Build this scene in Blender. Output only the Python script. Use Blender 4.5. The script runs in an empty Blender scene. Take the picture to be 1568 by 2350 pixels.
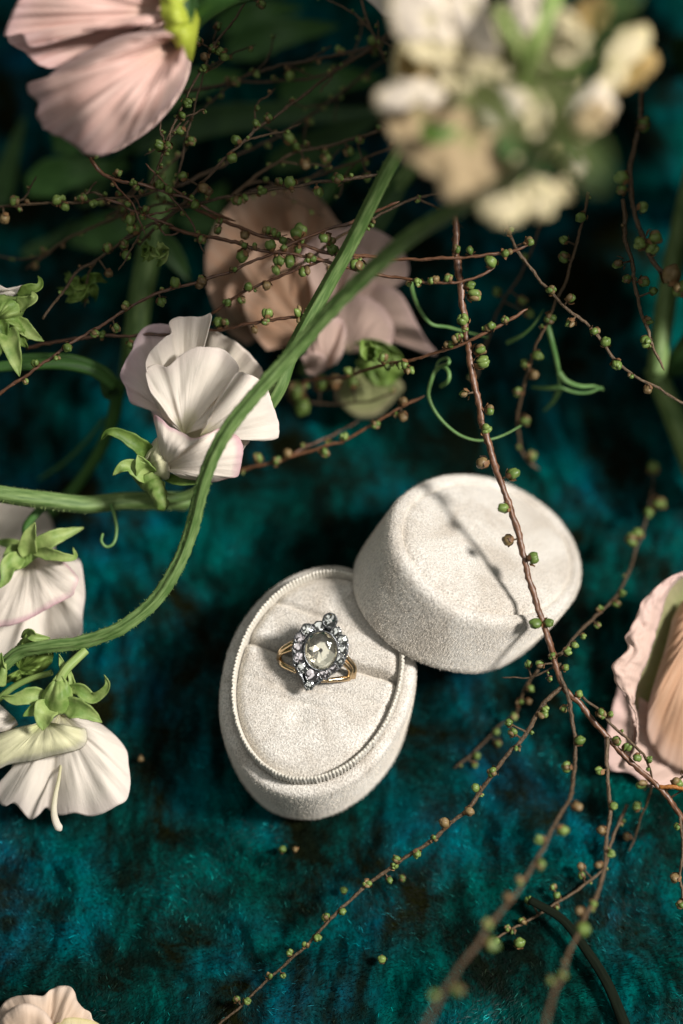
import bpy, bmesh, math, random
import numpy as np
from mathutils import Vector, Matrix, noise as mnoise
R = math.radians
random.seed(7); rng = np.random.default_rng(11)
MM = 0.001

# ------------------------------------------------------------------ camera
TH = R(23.0)                       # the lens looks down, 23 degrees off the vertical
D = 446.0                          # mm to the plane in focus (through the ring)
H = 455.5                          # mm above the velvet
K = 4569.4                         # focal length in picture units (picture 1568 x 2350)
FW = Vector((0, math.sin(TH), -math.cos(TH))); UP = Vector((0, math.cos(TH), math.sin(TH))); RT = Vector((1, 0, 0))
CAM = Vector((0, -D*math.sin(TH), H))
def PD(x, y, dd=0.0):
    """point (mm) seen at (x, y), dd mm beyond the plane in focus"""
    d = D + dd
    return CAM + FW*d + RT*((x-784)/K*d) + UP*((1175-y)/K*d)
def PH(x, y, h):
    """point (mm) seen at (x, y), h mm above the velvet"""
    r = FW + RT*((x-784)/K) + UP*((1175-y)/K)
    return CAM + r*((h-CAM.z)/r.z)
def ddof(p): return (p-CAM).dot(FW) - D

sc = bpy.context.scene
cd = bpy.data.cameras.new('camera'); cam = bpy.data.objects.new('camera', cd); sc.collection.objects.link(cam)
cd.sensor_fit = 'VERTICAL'; cd.sensor_height = 36; cd.sensor_width = 24; cd.lens = 70
cd.clip_start = 0.01; cd.clip_end = 20
cam.matrix_world = Matrix.Translation(CAM*MM) @ Matrix((RT, UP, -FW)).transposed().to_4x4()
cd.dof.use_dof = True; cd.dof.focus_distance = D*MM; cd.dof.aperture_fstop = 3.3; cd.dof.aperture_blades = 9
sc.camera = cam
sc.render.resolution_x, sc.render.resolution_y = 683, 1024

# ------------------------------------------------------------------ light
w = bpy.data.worlds.new('World'); sc.world = w; w.use_nodes = True
bg = w.node_tree.nodes['Background']; bg.inputs[0].default_value = (0.97, 1.0, 0.95, 1); bg.inputs[1].default_value = 0.06
def area(name, az, el, dist, size, power, col, aim=(0, 0, 20)):
    ld = bpy.data.lights.new(name, 'AREA'); ld.shape = 'DISK'; ld.size = size; ld.energy = power; ld.color = col
    o = bpy.data.objects.new(name, ld); sc.collection.objects.link(o)
    d = Vector((math.cos(R(az))*math.cos(R(el)), math.sin(R(az))*math.cos(R(el)), math.sin(R(el))))
    o.location = Vector(aim)*MM + d*dist
    o.rotation_euler = d.to_track_quat('Z', 'Y').to_euler()
    return o
area('key_lamp', -6, 50, 1.25, 0.22, 31.0, (1.0, 0.955, 0.90))
area('fill_lamp', 145, 52, 1.1, 1.10, 1.0, (0.97, 1.0, 0.95))  # added soft fill, one of three, with no real window behind them
area('fill_lamp', -90, 68, 1.15, 1.15, 2.8, (1.0, 1.0, 0.95))  # added fill behind the camera, brightens the diamonds
area('fill_lamp', 62, 70, 1.1, 0.8, 0.8, (1.0, 1.0, 0.95))
sc.view_settings.view_transform = 'Standard'; sc.view_settings.look = 'None'; sc.view_settings.exposure = 0.0; sc.view_settings.gamma = 1
sc.cycles.use_denoising = True; sc.cycles.use_adaptive_sampling = False
sc.cycles.max_bounces = 14; sc.cycles.transmission_bounces = 12; sc.cycles.glossy_bounces = 6; sc.cycles.diffuse_bounces = 4
sc.cycles.caustics_reflective = False; sc.cycles.caustics_refractive = True; sc.cycles.sample_clamp_indirect = 6

# ------------------------------------------------------------------ materials
def newmat(name):
    m = bpy.data.materials.new(name); m.use_nodes = True; nt = m.node_tree
    return m, nt, nt.nodes['Principled BSDF']
def N(nt, t, **kw):
    n = nt.nodes.new(t)
    for k, v in kw.items():
        if k.startswith('i_'):
            key = k[2:]; key = int(key) if key.isdigit() else key.replace('_', ' ')
            n.inputs[key].default_value = v
        else: setattr(n, k, v)
    return n
def ramp(nt, fac, stops, interp='LINEAR'):
    r = N(nt, 'ShaderNodeValToRGB'); cr = r.color_ramp; cr.interpolation = interp
    while len(cr.elements) < len(stops): cr.elements.new(0.5)
    for e, (p, c) in zip(cr.elements, stops): e.position = p; e.color = (*c, 1) if len(c) == 3 else c
    nt.links.new(fac, r.inputs[0]); return r.outputs[0]
def mixc(nt, fac, a, b, mode='MIX'):
    m = N(nt, 'ShaderNodeMix', data_type='RGBA', blend_type=mode)
    for s, v in ((0, fac), (6, a), (7, b)):
        if hasattr(v, 'links'): nt.links.new(v, m.inputs[s])
        else: m.inputs[s].default_value = (*v, 1) if isinstance(v, tuple) else v
    return m.outputs[2]

def petal_mat(name, base, edge, throat, edge_at=0.8, vein=0.16, trans=0.3, rough=0.6, streak=None):
    """base colour in the blade, throat colour near the claw, edge colour along the rim, veins along the petal"""
    m, nt, P = newmat(name); L = nt.links
    uv = N(nt, 'ShaderNodeUVMap'); sep = N(nt, 'ShaderNodeSeparateXYZ'); L.new(uv.outputs[0], sep.inputs[0])
    nz = N(nt, 'ShaderNodeTexNoise', i_Scale=3.0, i_Detail=3.0); L.new(uv.outputs[0], nz.inputs['Vector'])
    ad = N(nt, 'ShaderNodeMath', operation='MULTIPLY_ADD', i_1=0.34, i_2=-0.17); L.new(nz.outputs[0], ad.inputs[0])
    tt = N(nt, 'ShaderNodeMath', operation='ADD'); L.new(sep.outputs[1], tt.inputs[0]); L.new(ad.outputs[0], tt.inputs[1])
    col = ramp(nt, tt.outputs[0], [(0.0, throat), (0.30, base), (edge_at, base), (1.0, edge)])
    mp = N(nt, 'ShaderNodeMapping'); mp.inputs['Scale'].default_value = (46, 2.2, 1); L.new(uv.outputs[0], mp.inputs[0])
    vn = N(nt, 'ShaderNodeTexNoise', i_Scale=1.0, i_Detail=5.0, i_Roughness=0.65, i_Distortion=0.6); L.new(mp.outputs[0], vn.inputs['Vector'])
    sc_ = streak if streak else tuple(c*0.72 for c in base)
    vf = ramp(nt, vn.outputs[0], [(0.42, (0, 0, 0)), (0.72, (1, 1, 1))])
    vm = N(nt, 'ShaderNodeMath', operation='MULTIPLY', i_1=vein*2.2); L.new(vf, vm.inputs[0])
    col = mixc(nt, vm.outputs[0], col, sc_)
    tc = N(nt, 'ShaderNodeTexCoord')
    fn = N(nt, 'ShaderNodeTexNoise', i_Scale=900.0, i_Detail=3.0); L.new(tc.outputs['Object'], fn.inputs['Vector'])
    b1 = N(nt, 'ShaderNodeBump', i_Strength=0.35, i_Distance=0.0005); L.new(vn.outputs[0], b1.inputs['Height'])
    b2 = N(nt, 'ShaderNodeBump', i_Strength=0.25, i_Distance=0.0002); L.new(fn.outputs[0], b2.inputs['Height']); L.new(b1.outputs[0], b2.inputs['Normal'])
    L.new(col, P.inputs['Base Color']); P.inputs['Roughness'].default_value = rough
    P.inputs['Specular IOR Level'].default_value = 0.25; P.inputs['Sheen Weight'].default_value = 0.08
    L.new(b2.outputs[0], P.inputs['Normal'])
    tr = N(nt, 'ShaderNodeBsdfTranslucent'); L.new(col, tr.inputs[0]); L.new(b2.outputs[0], tr.inputs['Normal'])
    mx = N(nt, 'ShaderNodeMixShader', i_0=trans); L.new(P.outputs[0], mx.inputs[1]); L.new(tr.outputs[0], mx.inputs[2])
    L.new(mx.outputs[0], nt.nodes['Material Output'].inputs[0]); return m

def plant_mat(name, c1, c2, scale=300, rough=0.5, bump=0.4, trans=0.0, stretch=None, spec=0.35):
    m, nt, P = newmat(name); L = nt.links
    tc = N(nt, 'ShaderNodeTexCoord'); nz = N(nt, 'ShaderNodeTexNoise', i_Scale=scale, i_Detail=4.0)
    if stretch:
        uv = N(nt, 'ShaderNodeUVMap'); mp = N(nt, 'ShaderNodeMapping'); mp.inputs['Scale'].default_value = stretch
        L.new(uv.outputs[0], mp.inputs[0]); L.new(mp.outputs[0], nz.inputs['Vector']); nz.inputs['Scale'].default_value = 1
    else: L.new(tc.outputs['Object'], nz.inputs['Vector'])
    oi = N(nt, 'ShaderNodeObjectInfo')
    fac = N(nt, 'ShaderNodeMath', operation='MULTIPLY_ADD', i_1=0.25, i_2=-0.12); L.new(oi.outputs['Random'], fac.inputs[0])
    ad = N(nt, 'ShaderNodeMath', operation='ADD'); L.new(nz.outputs[0], ad.inputs[0]); L.new(fac.outputs[0], ad.inputs[1])
    col = ramp(nt, ad.outputs[0], [(0.32, c1), (0.68, c2)])
    b = N(nt, 'ShaderNodeBump', i_Strength=bump, i_Distance=0.0004); L.new(nz.outputs[0], b.inputs['Height']); L.new(b.outputs[0], P.inputs['Normal'])
    L.new(col, P.inputs['Base Color']); P.inputs['Roughness'].default_value = rough; P.inputs['Specular IOR Level'].default_value = spec
    if trans:
        tr = N(nt, 'ShaderNodeBsdfTranslucent'); L.new(col, tr.inputs[0])
        mx = N(nt, 'ShaderNodeMixShader', i_0=trans); L.new(P.outputs[0], mx.inputs[1]); L.new(tr.outputs[0], mx.inputs[2])
        L.new(mx.outputs[0], nt.nodes['Material Output'].inputs[0])
    return m

M = {}
M['white'] = petal_mat('white_petal', (0.83, 0.77, 0.69), (0.82, 0.74, 0.68), (0.62, 0.60, 0.34), vein=0.11, trans=0.42)
M['white_pink'] = petal_mat('white_petal_pink_rim', (0.82, 0.75, 0.67), (0.68, 0.46, 0.49), (0.66, 0.61, 0.45), edge_at=0.87, vein=0.10, trans=0.42)
M['white_mauve'] = petal_mat('mauve_tinted_petal', (0.76, 0.67, 0.63), (0.66, 0.50, 0.53), (0.66, 0.60, 0.48), edge_at=0.6, vein=0.12, trans=0.3)
M['cream_green'] = petal_mat('greenish_cream_petal', (0.66, 0.64, 0.42), (0.74, 0.70, 0.58), (0.42, 0.48, 0.16), vein=0.20, trans=0.3, streak=(0.5, 0.5, 0.28))
M['pink'] = petal_mat('poppy_petal', (0.70, 0.49, 0.43), (0.70, 0.48, 0.46), (0.66, 0.50, 0.38), vein=0.24, trans=0.26, streak=(0.42, 0.18, 0.14))
M['peach'] = petal_mat('shaded_peach_petal', (0.36, 0.23, 0.15), (0.50, 0.35, 0.26), (0.50, 0.34, 0.14), vein=0.22, trans=0.3, streak=(0.5, 0.22, 0.1))  # peach darkened to a shaded tone, the shade is in the colour
M['palepink'] = petal_mat('pale_pink_petal', (0.62, 0.45, 0.38), (0.64, 0.46, 0.42), (0.45, 0.37, 0.22), vein=0.16, trans=0.25)
M['peachcream'] = petal_mat('peach_cream_petal', (0.64, 0.49, 0.37), (0.68, 0.55, 0.45), (0.56, 0.38, 0.25), vein=0.10, trans=0.3)
M['orange'] = petal_mat('orange_petal', (0.54, 0.34, 0.22), (0.58, 0.42, 0.34), (0.42, 0.32, 0.16), vein=0.06, trans=0.35, streak=(0.6, 0.2, 0.05))
M['cream'] = petal_mat('cream_floret', (0.66, 0.58, 0.38), (0.62, 0.54, 0.28), (0.46, 0.44, 0.16), vein=0.1, trans=0.35)
M['snow'] = petal_mat('pink_white_floret', (0.68, 0.60, 0.50), (0.64, 0.54, 0.34), (0.48, 0.42, 0.20), vein=0.1, trans=0.3)
M['yellow'] = petal_mat('yellow_floret', (0.75, 0.55, 0.08), (0.76, 0.62, 0.16), (0.5, 0.45, 0.05), vein=0.1, trans=0.35)
M['ochre'] = petal_mat('ochre_floret', (0.46, 0.32, 0.12), (0.52, 0.38, 0.16), (0.34, 0.30, 0.08), vein=0.2, trans=0.4)
M['tan'] = petal_mat('tan_floret', (0.50, 0.38, 0.22), (0.60, 0.48, 0.30), (0.32, 0.32, 0.12), vein=0.2, trans=0.4)
M['sage'] = petal_mat('sage_floret', (0.34, 0.36, 0.16), (0.42, 0.38, 0.22), (0.26, 0.32, 0.08), vein=0.2, trans=0.4)
M['greywhite'] = petal_mat('grey_white_petal', (0.66, 0.60, 0.51), (0.66, 0.58, 0.51), (0.42, 0.40, 0.28), vein=0.15, trans=0.3)
M['stem'] = plant_mat('green_stem', (0.055, 0.110, 0.024), (0.160, 0.235, 0.080), stretch=(15, 9, 1), rough=0.6, bump=0.5)
M['stem_light'] = plant_mat('light_green_stem', (0.16, 0.25, 0.06), (0.26, 0.33, 0.11), stretch=(15, 9, 1), rough=0.5, bump=0.5)
M['stem_dark'] = plant_mat('dark_green_stem', (0.025, 0.075, 0.014), (0.05, 0.13, 0.025), stretch=(12, 8, 1), rough=0.55)
M['haze_leaf'] = plant_mat('olive_leaf', (0.07, 0.09, 0.02), (0.13, 0.15, 0.05), scale=160, rough=0.6, trans=0.35)
M['stem_black'] = plant_mat('blackish_stem', (0.003, 0.005, 0.003), (0.007, 0.010, 0.006), stretch=(12, 8, 1), rough=0.95, spec=0.05)
M['calyx'] = plant_mat('calyx_green', (0.13, 0.22, 0.045), (0.29, 0.37, 0.12), scale=380, rough=0.55, bump=0.8, trans=0.18)
M['calyx_dark'] = plant_mat('dark_calyx_green', (0.07, 0.13, 0.02), (0.16, 0.24, 0.05), scale=380, rough=0.55, bump=0.8, trans=0.18)
M['lime'] = plant_mat('lime_receptacle', (0.25, 0.31, 0.025), (0.36, 0.41, 0.05), stretch=(24, 3, 1), rough=0.5, bump=0.5, trans=0.1)
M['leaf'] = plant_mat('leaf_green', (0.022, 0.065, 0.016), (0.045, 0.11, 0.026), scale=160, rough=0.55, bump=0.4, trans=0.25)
M['tendril'] = plant_mat('tendril_green', (0.065, 0.15, 0.04), (0.12, 0.22, 0.07), scale=300, rough=0.5)
M['bark'] = plant_mat('red_brown_bark', (0.058, 0.024, 0.012), (0.150, 0.066, 0.030), stretch=(5, 30, 1), rough=0.46, bump=0.5, spec=0.6)
M['bark_dull'] = plant_mat('dull_brown_bark', (0.040, 0.026, 0.014), (0.110, 0.070, 0.038), stretch=(5, 60, 1), rough=0.6, bump=0.9)
M['bark_orange'] = plant_mat('orange_bark', (0.20, 0.07, 0.015), (0.34, 0.13, 0.03), stretch=(4, 60, 1), rough=0.5, bump=0.8)
M['bud_green'] = plant_mat('bud_green', (0.075, 0.125, 0.025), (0.18, 0.25, 0.065), scale=700, rough=0.42, bump=0.4, trans=0.08)
M['bud_scale'] = plant_mat('bud_scale_brown', (0.08, 0.035, 0.015), (0.22, 0.12, 0.05), scale=900, rough=0.6, bump=0.8)
M['bud_tan'] = plant_mat('bud_tan', (0.10, 0.065, 0.028), (0.20, 0.14, 0.06), scale=700, rough=0.5, bump=0.5)

def velvet_ivory():
    m, nt, P = newmat('ivory_velvet'); L = nt.links
    tc = N(nt, 'ShaderNodeTexCoord')
    n1 = N(nt, 'ShaderNodeTexNoise', i_Scale=2500.0, i_Detail=2.0, i_Roughness=0.75)
    n2 = N(nt, 'ShaderNodeTexNoise', i_Scale=62.0, i_Detail=5.0, i_Roughness=0.62, i_Distortion=0.8)
    mp = N(nt, 'ShaderNodeMapping'); mp.inputs['Scale'].default_value = (1, 1, 0.45)
    L.new(tc.outputs['Object'], mp.inputs[0])
    L.new(mp.outputs[0], n1.inputs['Vector']); L.new(tc.outputs['Object'], n2.inputs['Vector'])
    c1 = ramp(nt, n1.outputs[0], [(0.30, (0.35, 0.328, 0.298)), (0.60, (0.72, 0.687, 0.635))])
    c2 = ramp(nt, n2.outputs[0], [(0.36, (0.74, 0.70, 0.66)), (0.58, (1, 1, 1))])
    col = mixc(nt, 1.0, c1, c2, 'MULTIPLY'); L.new(col, P.inputs['Base Color'])
    b = N(nt, 'ShaderNodeBump', i_Strength=0.9, i_Distance=0.0005); L.new(n1.outputs[0], b.inputs['Height'])
    L.new(b.outputs[0], P.inputs['Normal']); P.inputs['Roughness'].default_value = 0.62
    P.inputs['Specular IOR Level'].default_value = 0.35
    P.inputs['Sheen Weight'].default_value = 0.7; P.inputs['Sheen Roughness'].default_value = 0.4
    P.inputs['Sheen Tint'].default_value = (1, 0.96, 0.9, 1); return m
M['velvet'] = velvet_ivory()
def fibre_ivory():
    m, nt, P = newmat('ivory_fibre'); P.inputs['Base Color'].default_value = (0.72, 0.66, 0.57, 1); P.inputs['Roughness'].default_value = 0.4
    return m
M['fibre'] = fibre_ivory()
def satin():
    m, nt, P = newmat('ribbed_satin'); P.inputs['Base Color'].default_value = (0.56, 0.525, 0.455, 1); P.inputs['Roughness'].default_value = 0.42
    P.inputs['Sheen Weight'].default_value = 0.2; return m
M['satin'] = satin()
def cloth_mat(name, pile):
    m, nt, P = newmat(name); L = nt.links
    if pile:
        at = N(nt, 'ShaderNodeAttribute', attribute_name='root'); vec = at.outputs['Vector']
    else:
        vec = N(nt, 'ShaderNodeNewGeometry').outputs['Position']
    wn = N(nt, 'ShaderNodeTexNoise', i_Scale=16.0, i_Detail=2.0); L.new(vec, wn.inputs['Vector'])
    wsub = N(nt, 'ShaderNodeVectorMath', operation='SUBTRACT'); wsub.inputs[1].default_value = (0.5, 0.5, 0.5); L.new(wn.outputs['Color'], wsub.inputs[0])
    wsc = N(nt, 'ShaderNodeVectorMath', operation='SCALE'); wsc.inputs['Scale'].default_value = 0.035; L.new(wsub.outputs[0], wsc.inputs[0])
    wp = N(nt, 'ShaderNodeVectorMath', operation='ADD'); L.new(vec, wp.inputs[0]); L.new(wsc.outputs[0], wp.inputs[1])
    a = N(nt, 'ShaderNodeTexNoise', i_Scale=40.0, i_Detail=6.0, i_Roughness=0.7); L.new(wp.outputs[0], a.inputs['Vector'])
    of = N(nt, 'ShaderNodeVectorMath', operation='ADD'); of.inputs[1].default_value = (3.1, 1.7, 0); L.new(wp.outputs[0], of.inputs[0])
    b = N(nt, 'ShaderNodeTexNoise', i_Scale=26.0, i_Detail=4.0, i_Roughness=0.6); L.new(of.outputs[0], b.inputs['Vector'])
    k = 1.0
    hue = ramp(nt, b.outputs[0], [(0.30, (0.0, 0.056, 0.040)), (0.46, (0.0, 0.061, 0.058)), (0.58, (0.0, 0.063, 0.078)), (0.70, (0.0, 0.066, 0.115))])
    dark = ramp(nt, b.outputs[0], [(0.35, (0.0015, 0.006, 0.005)), (0.5, (0.004, 0.005, 0.002)), (0.66, (0.007, 0.008, 0.002))])
    f = ramp(nt, a.outputs[0], [(0.40, (0, 0, 0)), (0.475, (0.35, 0.35, 0.35)), (0.55, (0.75, 0.75, 0.75)), (0.66, (1.3, 1.3, 1.3))])
    mpp = N(nt, 'ShaderNodeMapping'); mpp.inputs['Rotation'].default_value = (0, 0, 0.9); mpp.inputs['Scale'].default_value = (1.0, 0.38, 1); L.new(wp.outputs[0], mpp.inputs[0])
    mo = N(nt, 'ShaderNodeTexNoise', i_Scale=230.0, i_Detail=4.0, i_Roughness=0.6); L.new(mpp.outputs[0], mo.inputs['Vector'])
    mr = ramp(nt, mo.outputs[0], [(0.38, (0.2, 0.2, 0.2)), (0.60, (1.15, 1.15, 1.15))]); hue = mixc(nt, 1.0, hue, mr, 'MULTIPLY')
    col = mixc(nt, f, dark, hue)
    if pile:
        rnd = N(nt, 'ShaderNodeAttribute', attribute_name='shade')
        col = mixc(nt, 1.0, col, rnd.outputs['Color'], 'MULTIPLY')
    L.new(col, P.inputs['Base Color'])
    P.inputs['Roughness'].default_value = 0.45 if pile else 0.9
    P.inputs['Specular IOR Level'].default_value = 0.22 if pile else 0.0
    if not pile:
        n = N(nt, 'ShaderNodeTexNoise', i_Scale=900.0, i_Detail=3.0); L.new(vec, n.inputs['Vector'])
        bp = N(nt, 'ShaderNodeBump', i_Strength=0.8, i_Distance=0.001); L.new(n.outputs[0], bp.inputs['Height']); L.new(bp.outputs[0], P.inputs['Normal'])
    return m
M['cloth'] = cloth_mat('teal_velvet', False); M['pile'] = cloth_mat('teal_velvet_pile', True)
def metal(name, c, rough, bump=0.0):
    m, nt, P = newmat(name); P.inputs['Base Color'].default_value = (*c, 1); P.inputs['Metallic'].default_value = 1; P.inputs['Roughness'].default_value = rough
    if bump:
        tc = N(nt, 'ShaderNodeTexCoord'); n = N(nt, 'ShaderNodeTexNoise', i_Scale=1500.0, i_Detail=3.0); nt.links.new(tc.outputs['Object'], n.inputs['Vector'])
        b = N(nt, 'ShaderNodeBump', i_Strength=bump, i_Distance=0.0003); nt.links.new(n.outputs[0], b.inputs['Height']); nt.links.new(b.outputs[0], P.inputs['Normal'])
    return m
M['gold'] = metal('worn_gold', (0.70, 0.53, 0.33), 0.22, 0.15)
M['silver'] = metal('oxidised_silver', (0.13, 0.135, 0.14), 0.3, 0.5)
M['silver_bright'] = metal('bright_silver_edge', (0.66, 0.66, 0.62), 0.22, 0.2)
M['foil'] = metal('closed_foil_back', (0.85, 0.80, 0.70), 0.45)
def gem(name, c, ior=1.5, tw=1.0):
    m, nt, P = newmat(name); P.inputs['Base Color'].default_value = (*c, 1); P.inputs['Roughness'].default_value = 0.0
    P.inputs['IOR'].default_value = ior; P.inputs['Transmission Weight'].default_value = tw; return m
M['foil_facet'] = metal('cream_foil_facets', (0.95, 0.93, 0.86), 0.10)
M['rose_cut'] = metal('foil_backed_stone', (0.88, 0.88, 0.84), 0.06); M['rose_cut_pink'] = metal('foil_backed_pinkish_stone', (0.86, 0.78, 0.80), 0.06)
M['culet'] = metal('dark_culet', (0.05, 0.045, 0.04), 0.4)
M['diamond'] = gem('diamond', (1, 0.975, 0.91)); M['diamond_rose'] = gem('rose_tinted_diamond', (1.0, 0.90, 0.92), tw=0.94)

# ------------------------------------------------------------------ helpers
def link(o, parent=None):
    sc.collection.objects.link(o)
    if parent: o.parent = parent
    return o
def tag(o, label=None, cat=None, group=None, kind=None):
    if label: o['label'] = label
    if cat: o['category'] = cat
    if group: o['group'] = group
    if kind: o['kind'] = kind
    return o
ORIG = {}
def thing(name, label, cat, base, group=None):
    """an Empty at the thing's base (mm); children are given in world mm and shifted by it"""
    o = bpy.data.objects.new(name, None); o.empty_display_size = 0.01; o.location = Vector(base)*MM
    link(o); tag(o, label, cat, group); ORIG[o] = Vector(base); return o
def mesh_obj(name, verts, faces, mats, parent=None, smooth=True, uv=None, matidx=None, local=False):
    off = ORIG.get(parent, Vector((0, 0, 0))) if not local else Vector((0, 0, 0))
    v = (np.asarray([tuple(p) for p in verts], dtype=float) - np.array(off))*MM
    me = bpy.data.meshes.new(name); me.from_pydata(v.tolist(), [], faces)
    for m_ in (mats if isinstance(mats, (list, tuple)) else [mats]): me.materials.append(m_)
    if smooth: me.polygons.foreach_set('use_smooth', [True]*len(me.polygons))
    if matidx is not None: me.polygons.foreach_set('material_index', matidx)
    if uv is not None:
        ul = me.uv_layers.new(name='UVMap'); li = np.zeros(len(me.loops), dtype=int); me.loops.foreach_get('vertex_index', li)
        ul.data.foreach_set('uv', np.asarray(uv, dtype=float)[li].ravel())
    me.update(); o = bpy.data.objects.new(name, me); link(o, parent); ORIG[o] = off; return o
def thick(o, t=0.28):
    s = o.modifiers.new('thickness', 'SOLIDIFY'); s.thickness = t*MM; s.offset = 0; return o
def catmull(pts, n, closed=False):
    """n points evenly spaced along a smooth curve through pts (arrays of any dimension)"""
    P = np.asarray(pts, dtype=float); k = len(P)
    if k == 2: return P[0] + (P[1]-P[0])*np.linspace(0, 1, n)[:, None]
    if closed: Q = np.vstack([P[-1], P, P[0], P[1]]); segs = k
    else: Q = np.vstack([2*P[0]-P[1], P, 2*P[-1]-P[-2]]); segs = k-1
    out = []
    for i in range(segs):
        p0, p1, p2, p3 = Q[i:i+4]; t = np.linspace(0, 1, 16, endpoint=False)[:, None]
        out.append(0.5*(2*p1 + (p2-p0)*t + (2*p0-5*p1+4*p2-p3)*t**2 + (3*p1-p0-3*p2+p3)*t**3))
    out = np.vstack(out + [P[:1] if closed else P[-1:]])
    s = np.concatenate([[0], np.cumsum(np.linalg.norm(np.diff(out[:, :2], axis=0), axis=1)+1e-9)])
    q = np.linspace(0, s[-1], n)
    return np.stack([np.interp(q, s, out[:, j]) for j in range(out.shape[1])], 1)
def lift(p3):
    """world z of every vertex never under the cloth"""
    return Vector((p3.x, p3.y, max(p3.z, 0.6)))
def tube_data(P3, rad, seg=10, ridges=0, ridge=0.0, rnoise=0.0, seed=0):
    n = len(P3); V = []; UV = []; F = []
    T = [(P3[min(i+1, n-1)]-P3[max(i-1, 0)]).normalized() for i in range(n)]
    nrm = T[0].orthogonal().normalized(); L = 0
    for i in range(n):
        nrm = (nrm - T[i]*nrm.dot(T[i])).normalized(); bn = T[i].cross(nrm)
        if i: L += (P3[i]-P3[i-1]).length
        for j in range(seg+1):
            a = 2*math.pi*j/seg; r = rad[i]
            if ridges: r *= 1 + ridge*math.cos(ridges*a + 0.35)
            if rnoise: r *= 1 + rnoise*mnoise.noise(Vector((L*0.9+seed*7, math.cos(a)*1.3, math.sin(a)*1.3)))
            V.append(P3[i] + nrm*math.cos(a)*r + bn*math.sin(a)*r); UV.append((j/seg, L*0.02))
    for i in range(n-1):
        for j in range(seg):
            a = i*(seg+1)+j; F.append((a, a+1, a+seg+2, a+seg+1))
    for e, idx in ((0, 0), (n-1, (n-1)*(seg+1))):
        V.append(P3[e]); UV.append((0.5, 0)); c = len(V)-1
        for j in range(seg): F.append((c, idx+j+1, idx+j) if e == 0 else (c, idx+j, idx+j+1))
    return V, F, UV
def path3(pts, n, jitter=0.0, seed=0, conv=PD, clear=0.0):
    q = catmull([(p[0], p[1], p[2]) for p in pts], n)
    out = []
    for i, (x, y, d) in enumerate(q):
        p = conv(x, y, d)
        if jitter:
            v = mnoise.noise_vector(Vector((i*0.16, seed*3.7, 1.3)))*jitter + mnoise.noise_vector(Vector((i*0.6, seed*3.7, 9.3)))*jitter*0.35; p = p + v
        if p.z < clear: p = Vector((p.x, p.y, clear))
        out.append(p)
    return out
def tube(name, pts, r0, r1, mat, parent, n=60, seg=10, conv=PD, **kw):
    jit = kw.pop('jitter', 0.0); seed = kw.pop('seed', 0); taper_end = kw.pop('tip', False)
    P3 = path3(pts, n, jit, seed, conv, clear=min(r0, r1))
    rad = [r0 + (r1-r0)*i/(n-1) for i in range(n)]
    if taper_end: rad[-1] *= 0.3; rad[-2] *= 0.7
    V, F, UV = tube_data(P3, rad, seg, seed=seed, **kw)
    return mesh_obj(name, V, F, mat, parent, uv=UV), P3

def petal(name, base, outline, mat, parent, dd=0.0, bulge=0.0, folds=(), ruffle=0.0, nr=5, crumple=0.4, n=64, m=26, th=0.12, seed=1, tpow=1.0, closed=False, curl=0.0, edge=0.0, bpow=1.0, dome=0.0):
    """a petal spread from its claw 'base' to its rim 'outline' (x, y[, dd]); folds = (s, width, amount mm) ridges running out from the claw"""
    b = (base[0], base[1], base[2] if len(base) > 2 else dd)
    O = [(p[0], p[1], p[2] if len(p) > 2 else dd) for p in outline]
    O = catmull(O, n, closed)
    V = []; UV = []; F = []
    for j in range(n):
        s = j/(n-1); ox, oy, od = O[j]
        if edge:
            e = edge*(mnoise.noise(Vector((s*22, seed*5.1, 0.3))) + 0.6*mnoise.noise(Vector((s*55, seed*5.1, 4.3))))
            L = math.hypot(ox-b[0], oy-b[1])+1e-6; ox += (ox-b[0])/L*e; oy += (oy-b[1])/L*e
        for i in range(m+1):
            t = i/m
            if i == 0: t = 0.004
            d = b[2] + (od-b[2])*t**tpow - bulge*math.sin(math.pi*t**bpow) - dome*(1-t*t)
            sw = s + 0.035*mnoise.noise(Vector((t*2.6, seed*1.9, s*3)))
            for (s0, wd, am) in folds: d -= 0.72*am*math.exp(-((sw-s0)/wd)**2)*math.sin(min(t*1.25, 1)*math.pi/2)*(t**0.6)
            if ruffle: d -= ruffle*t**3*math.sin(2*math.pi*nr*s + seed) * (0.7+0.5*mnoise.noise(Vector((s*6, seed, 0))))
            if crumple:
                wx = (ox-b[0])*t*0.02; wy = (oy-b[1])*t*0.02; d -= crumple*(mnoise.noise(Vector((s*12+seed+wy*0.3, t*2.6, seed*2.0))) + 0.5*mnoise.noise(Vector((s*34+seed, t*2.4, seed*2.0))) + 0.5*mnoise.noise(Vector((wx*0.55, wy*0.55, seed*1.0))))*min(1, t*2)
            if curl: d += curl*max(0, t-0.8)**2*25
            p = PD(b[0]+(ox-b[0])*t, b[1]+(oy-b[1])*t, d)
            V.append(lift(p)); UV.append((s, t))
    for j in range(n-1):
        for i in range(m):
            a = j*(m+1)+i; F.append((a, a+1, a+m+2, a+m+1))
    o = mesh_obj(name, V, F, mat, parent, uv=UV)
    return thick(o, th)
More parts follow.
